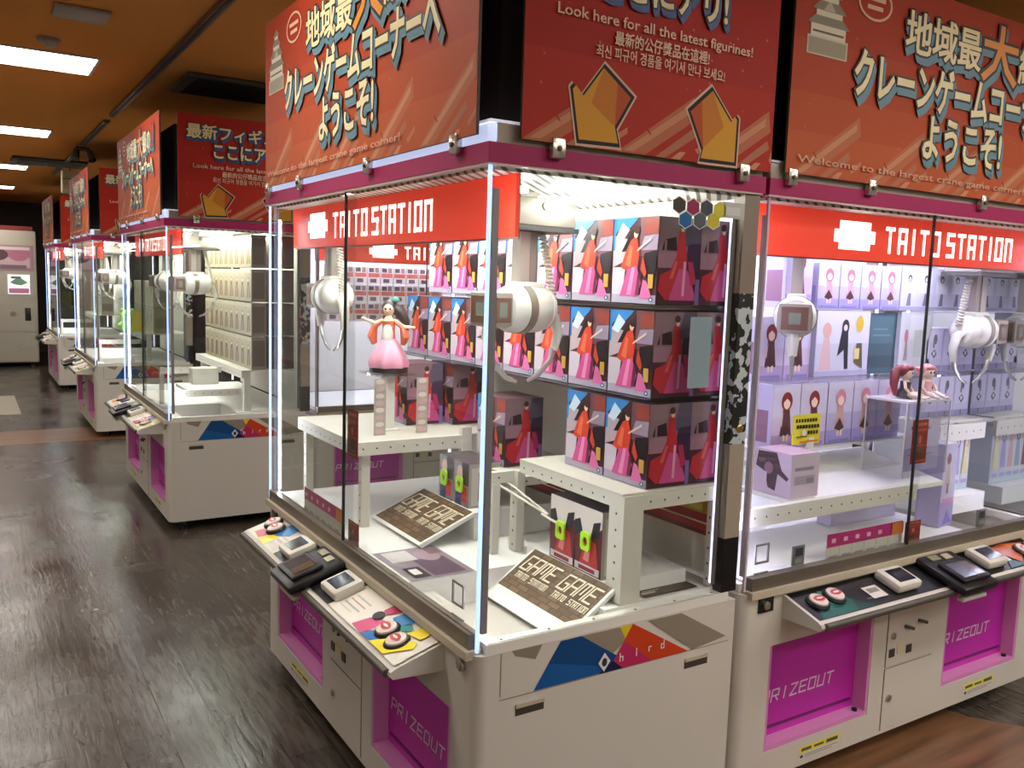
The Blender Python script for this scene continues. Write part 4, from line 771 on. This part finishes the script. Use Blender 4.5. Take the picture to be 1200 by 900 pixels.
m.build('walls', dc); MB(M('dcd9e0', .3)).box(-.132, .132, -.082, .082, .262, .269).build('lid', dc)
art('sheet', dc, (-.11, -.07, .02), (.2, 0, 0), (0, 0, .18), [('d4d2f2', R4(0, 0, 1, 1)), ('bdb9e2', R4(0, 0, 1, .45)), ('3f3d58', R4(.15, .82, .5, .88)), ('8f8ca8', R4(.5, .8, .7, .86)), ('9c98bc', R4(.1, .42, .7, .45)), ('9c98bc', R4(.1, .3, .8, .33))])
def doll(label, loc, rot, hair, cloth, leg, tail):
    t = thing('seated_doll', label, 'figurine', loc, rot, None)
    b = MB(M('edcdb8', .45)); b.tube([(0, .005, .005), (0, .004, .03), (0, 0, .055), (0, 0, .068)], [.02, .015, .017, .007], 12)
    b.ell((0, -.002, .09), (.021, .021, .023)); b.tube([(-.015, 0, .06), (-.03, -.008, .038), (-.024, -.024, .018)], [.006, .0055, .004], 8); b.tube([(.015, 0, .06), (.03, -.008, .038), (.026, -.026, .016)], [.006, .0055, .004], 8)
    b.ell((-.008, -.0215, .091), (.0035, .002, .0045), M('3a2430', .3)); b.ell((.008, -.0215, .091), (.0035, .002, .0045)); b.build('body', t)
    l = MB(M(leg, .4)); l.tube([(-.01, 0, .012), (-.014, -.04, .014), (-.016, -.06, .008)], [.011, .009, .006], 8); l.tube([(.01, 0, .012), (.018, -.035, .016), (.022, -.062, .008)], [.011, .009, .006], 8); l.ell((-.016, -.068, .007), (.006, .011, .006)); l.ell((.023, -.07, .007), (.006, .011, .006)); l.build('legs', t)
    d = MB(M(cloth, .45)); d.tube([(0, .006, .004), (0, .004, .02), (0, .002, .035), (0, 0, .06)], [.032, .026, .0175, .0185], 16); d.build('dress', t)
    h = MB(M(hair, .4)); h.ell((0, .006, .097), (.025, .024, .024)); h.ell((0, -.014, .107), (.019, .01, .01))
    if tail == 'long': h.tube([(-.01, .02, .11), (-.03, .03, .09), (-.04, .03, .05), (-.05, .02, .012)], [.012, .018, .014, .006], 10)
    else:
        for s in (-1, 1): h.tube([(s*.018, .008, .105), (s*.034, .01, .098), (s*.036, .008, .08)], [.01, .014, .005], 10)
    h.build('hair', t); return t
doll('seated doll with long dark red hair in dark clothes on the display case', (XM+.92, .15, 1.188), .35, '7a2432', '3a3238', 'dfc8bc', 'long')
doll('seated doll with short pink hair in a pale pink dress on the display case', (XM+1.03, .14, 1.188), -.2, 'd98a92', 'e0b0b4', 'd8c4bc', 'short')
lb = carton('printed_card_box', 'long lavender box with pink lettering low behind the magenta price card', .38, .06, .165, 'd6cfea', [('d8d2ec', R4(0, 0, 1, 1)), ('b8b4e0', R4(.08, .62, .22, .78)), ('b8b4e0', R4(.3, .64, .44, .8)), ('e0a0b4', [(.52, .62), (.6, .95), (.68, .62)]), ('b8b4e0', R4(.76, .64, .94, .8)), ('e69ac4', [(.1, .3), (.9, .42), (.98, .55), (.2, .44)]), ('f0c8de', R4(.3, .4, .8, .46))], None, None, 'e2dcf0')
place(lb, (XM+.955, .33, .7015), 0)
tall = carton('figure_box', 'tall pale lavender box right of the sliding glass edge, standing on the floor', .1, .09, .31, 'cfc8ea', [('cdc6ea', R4(0, 0, 1, 1)), ('b4a8e0', R4(0, 0, 1, .3)), ('8a4a58', EL(.4, .82, .16, .07)), ('c0a090', [(.25, .5), (.35, .75), (.5, .75), (.6, .5)]), ('8a6a74', R4(.35, .4, .5, .52)), ('d9a0d0', R4(.1, .28, .9, .34)), ('8c84d0', [(.2, .02), (.5, .2), (.9, .04)])], [('c0b8e2', R4(0, 0, 1, 1))], None, 'd8d2ee')
place(tall, (XM+1.175, .16, .7015), .1)
wide = carton('figure_box_display', 'wide white display box with five standing figures at the right edge', .3, .1, .24, 'dcdce8', [('dcdcea', R4(0, 0, 1, 1)), ('c8d8e0', R4(0, .0, 1, .14))]+[p for k, (h, b) in enumerate((('7a3a38', '8c5a50'), ('6a7078', '9ab0c0'), ('d8a890', 'd8b0a8'), ('6a6288', 'a8a4cc'), ('c0b070', 'd8d0a0'))) for p in ((b, [(.06+.19*k, .25), (.1+.19*k, .75), (.18+.19*k, .75), (.2+.19*k, .25)]), (h, EL(.14+.19*k, .82, .05, .1)), ('e8d2c4', EL(.14+.19*k, .8, .025, .05)), ('b8a8d0', R4(.06+.19*k, .1, .2+.19*k, .17)))], None, None, 'ececf4')
place(wide, (XM+1.42, .32, .775), 0)
tag(MB(PURE).box(XM+1.26, XM+1.585, .2, .39, .7015, .7735).build('prize_platform'), 'white platform under the wide five-figure display box', 'platform', 'white prize platforms')
for x, n in ((.232, 'left'), (1.23, 'right')):
    kp = thing('price_tag_holder', 'small grey plastic tag holder low on the front glass, %s one' % n, 'tag holder', (XM+x, .024, .7145), 0, 'grey tag holders on the front glass')
    MB(M('6a6a6a', .35)).box(0, .055, 0, .006, 0, .062, bev=.002).build('holder', kp); MB(M('3c4450', .25)).box(.012, .045, -.001, 0, .03, .055).box(.012, .045, -.0008, 0, .008, .022, M('8c8c8a', .3)).build('window', kp)
fr = thing('ticket_frame', 'small grey square frame on the left end of the right-hand machine', 'frame', (XM+.066, .024, .7145))
m = MB(M('9a948e', .35, .3))
for b in ((0, .06, 0, .004, .03, .036), (0, .06, 0, .004, .084, .09), (0, .006, 0, .004, .036, .084), (.054, .06, 0, .004, .036, .084)): m.box(*b)
m.box(0, .06, 0, .004, 0, .003); m.build('frame', fr)
fr2 = place(dup(fr), (.024, .17, .7145), RM1, 'small grey square frame low at the near corner of the nearest machine')

# ================================================================= machines along the aisle
def pale(c, streak): return [(c, R4(0, 0, 1, 1)), ('b9b196', R4(0, .88, 1, 1)), (streak, [(.2, .1), (.3, .62), (.66, .64), (.8, .12)]), ('a08a68', [(.42, .1), (.46, .5), (.56, .5), (.6, .1)]), ('8a6a50', EL(.48, .68, .16, .09)), ('e6d6c0', EL(.48, .66, .09, .05)), ('a89c7c', R4(.1, .03, .9, .08))]
sl = carton('slim_figure_box', '', .129, .09, .2, 'aca488', pale('a79d80', '5e3c28'), [('8a8076', R4(0, 0, 1, 1)), ('6e655e', R4(.1, .1, .9, .9))], 'slim cream boxes in the second machine along the aisle', 'e0dac8')
dkb = carton('figure_box', '', .12, .15, .2, '5c544e', [('6a625a', R4(0, 0, 1, 1)), ('8a4a48', EL(.5, .35, .25, .15))], [('544c48', R4(0, 0, 1, 1)), ('7a403c', EL(.5, .3, .25, .12)), ('332e2a', R4(0, .94, 1, 1))], 'grey boxes beside the slim cream boxes', '6a625a')
Y = YS[0]
for r, z, rn in ((0, .96, 'bottom'), (1, 1.17, 'second'), (2, 1.38, 'third'), (3, 1.59, 'top')):
    for k in range(9):
        o = sl if (r == 0 and k == 0) else dup(sl)
        place(o, (.55, Y+.12+.135*k, z), RM1, 'slim cream box in the second machine, %s row, %s from the near glass' % (rn, ORD[k]))
for i, (z, rn) in enumerate(((.96, 'bottom'), (1.17, 'second'), (1.38, 'third'), (1.59, 'top'))):
    place(dkb if i == 0 else dup(dkb), (.7, Y+.13, z), RM1, 'grey figure box behind the slim cream boxes, %s one' % rn)
rack('shelf_rack', 'white rack under the slim cream boxes in the second machine', [(.44, .83, Y+.045, Y+1.3, .95, .958)], [(.44, .46, Y+.045, Y+1.3, .91, .949), (.05, .43, Y+.5, Y+.52, .9, .94), (.05, .45, Y+.1, Y+.12, .8, .84)], [(.46, .5, Y+.06, Y+.1, .702, .949), (.05, .075, Y+.52, Y+.55, .702, .94), (.46, .5, Y+1.2, Y+1.24, .702, .949)])
pbx = carton('picture_box', 'white box with a small framed picture in the second machine', .16, .1, .1, 'd8d4c8', None, [('d4d0c4', R4(0, 0, 1, 1)), ('6a655c', R4(.1, .1, .9, .9)), ('b8b4aa', R4(.14, .15, .86, .85)), ('8a5a4c', EL(.35, .5, .18, .3))], None, 'e0dcd0')
place(pbx, (.3, Y+.42, .842), 0)
tag(MB(PURE).box(.14, .43, Y+.13, Y+.49, .82, .8405).build('ledge_plate'), 'white tray plate under the framed picture box', 'ledge')
# third and farthest machines
for y, n, cl in ((YS[1], 'third', ['9c9a88', 'b0a890', 'a49a78', '8a8070']), (YS[2], 'farthest', ['8f857a', 'b4ac9c', 'a49c92', '7a6a66'])):
    p = carton('prize_carton', '', .2, .15, .24, cl[0], [(cl[1], R4(0, 0, 1, 1)), (cl[2], R4(.1, .1, .9, .5)), ('6a5c50', EL(.5, .65, .25, .18)), (cl[3], R4(.1, .85, .9, .95))], [(cl[2], R4(0, 0, 1, 1)), (cl[3], R4(.1, .2, .9, .6))], 'dull printed cartons in the %s machine' % n, cl[1])
    i = 0
    for r, z in (('bottom', .96), ('top', 1.21)):
        for k in range(5):
            place(p if i == 0 else dup(p), (.6, y+.2+.22*k, z), RM1, 'dull carton in the %s machine, %s row, %s from its near glass' % (n, r, ORD[k])); i += 1
    rack('shelf_rack', 'white rack under the printed cartons in the %s machine along the aisle' % n, [(.45, .83, y+.05, y+1.3, .95, .958)], [(.43, .45, y+.05, y+1.3, .9, .958), (.05, .42, y+.15, y+.17, .86, .9)], [(.46, .5, y+.06, y+.1, .702, .949), (.05, .08, y+.17, y+.2, .702, .9)])
pl = thing('plush_toy', 'light green plush toy with round ears inside the third machine', 'plush toy', (.33, YS[1]+.35, .95))
g = M('9ccf6a', .9); m = MB(g); m.tube([(0, 0, 0), (0, 0, .04), (0, 0, .1), (0, 0, .13)], [.03, .06, .05, .03], 14); m.ell((0, 0, .17), (.062, .055, .055)); m.ell((-.045, 0, .22), .02); m.ell((.045, 0, .22), .02); m.tube([(-.04, 0, .1), (-.08, -.02, .07)], [.02, .016], 8); m.tube([(.04, 0, .1), (.08, -.02, .07)], [.02, .016], 8); m.build('body', pl)
m = MB(M('1f1c18', .3)); m.ell((-.02, -.052, .178), .006); m.ell((.02, -.052, .178), .006); m.build('eyes', pl)
ps = thing('display_stand', 'white pole stand under the green plush toy', 'stand', (.33, YS[1]+.35, .701)); MB(WHITE).box(-.02, .02, -.02, .02, .0, .235).build('pole', ps); MB(WHITE).box(-.07, .07, -.07, .07, .235, .247).build('stage', ps)
yb = tag(MB(M('d9c84a', .4)).box(-.05, .05, -.002, .002, 0, .2).build('yellow_sign', None, (.42, YS[1]+.3, .96)), 'tall yellow sign card right of the green plush toy', 'sign')
# machine seen through the glass: small picture boxes
sb = carton('picture_box', '', .092, .06, .118, 'c8b8b0', [('cfc2ba', R4(0, 0, 1, 1)), ('b85a4c', R4(.05, .38, .95, .62)), ('4a4048', R4(.1, .68, .5, .92)), ('8a6a68', R4(.6, .66, .9, .94)), ('55484e', R4(.2, .08, .7, .3))], None, 'small red and white picture boxes behind the nearest machine', 'd8ccc4')
i = 0
for r, z in (('bottom', 1.26), ('middle', 1.385), ('top', 1.51)):
    for k in range(9):
        place(sb if i == 0 else dup(sb), (XM+.22+.097*k, YS[0]+.3, z), 0, 'red and white picture box behind the nearest machine, %s row, %s from left' % (r, ORD[k])); i += 1
for z in (1.253, 1.378, 1.503): tag(MB(ACRYL).box(XM+.15, XM+1.1, YS[0]+.25, YS[0]+.4, z, z+.005).build('clear_shelf'), 'clear shelf under the small picture boxes, %s one' % {1.253: 'lowest', 1.378: 'middle', 1.503: 'highest'}[z], 'shelf', 'clear shelves behind the nearest machine')

# white cabinet at the end of the aisle
def cabinet():
    t = thing('vending_cabinet', 'tall white cabinet with pink poster top at the end of the aisle', 'vending machine', (-.56, 13.8, 0))
    MB(M('b5ac9e', .45)).box(-.55, .54, 0, .75, .07, 2.1, bev=.02).build('body', t)
    MB(M('aaa193', .5)).box(-.52, .51, -.004, .02, .1, .52).build('lower_door', t); MB(M('b0a799', .45)).box(-.5, .5, -.004, .02, .56, .98).build('middle_panel', t)
    art('poster', t, (-.5, -.006, 1.5), (1.0, 0, 0), (0, 0, .38), [('b08a94', R4(0, 0, 1, 1)), ('d0b4bc', R4(.3, .1, .95, .5)), ('6a4a58', EL(.5, .6, .16, .25)), ('c07a90', EL(.8, .6, .14, .25)), ('8a6a78', R4(.55, .05, .9, .2)), ('e0ccd2', R4(.35, .8, .95, .92))])
    art('lit_screen', t, (.14, -.006, 1.13), (.3, 0, 0), (0, 0, .3), [(M('e8e4e8', .4, 0, .6), R4(0, 0, 1, 1)), ('7aa88a', [(.1, .6), (.5, .9), (.9, .6), (.6, .45), (.3, .5)]), ('5a6a68', R4(.15, .8, .6, .9)), ('d48ab4', R4(.05, .05, .95, .3))])
    MB(BLACK).box(.36, .44, -.01, .0, .72, .92, bev=.004).build('coin_slot', t); MB(M('8f887c', .4)).lathe([(.04, 0), (.04, -.01), (.02, -.012)], (.2, -.004, .83), 1, 14).build('speaker', t); MB(STEEL).lathe([(.02, 0), (.02, -.01), (.01, -.014)], (.32, -.004, .3), 1, 12).build('lock', t)
    MB(M('7a2a28', .5)).box(-.5, .5, .02, .7, 2.101, 2.17).build('top_sign', t)
    for x in (-.45, .45): MB(M('35322f', .5)).lathe([(.03, 0), (.03, .02), (.015, .025), (.015, .075)], (x, .1, 0), 2, 10).build('foot', t); 
    for x in (-.45, .45): MB(M('35322f', .5)).lathe([(.03, 0), (.03, .02), (.015, .025), (.015, .075)], (x, .65, 0), 2, 10).build('foot', t)
cabinet()
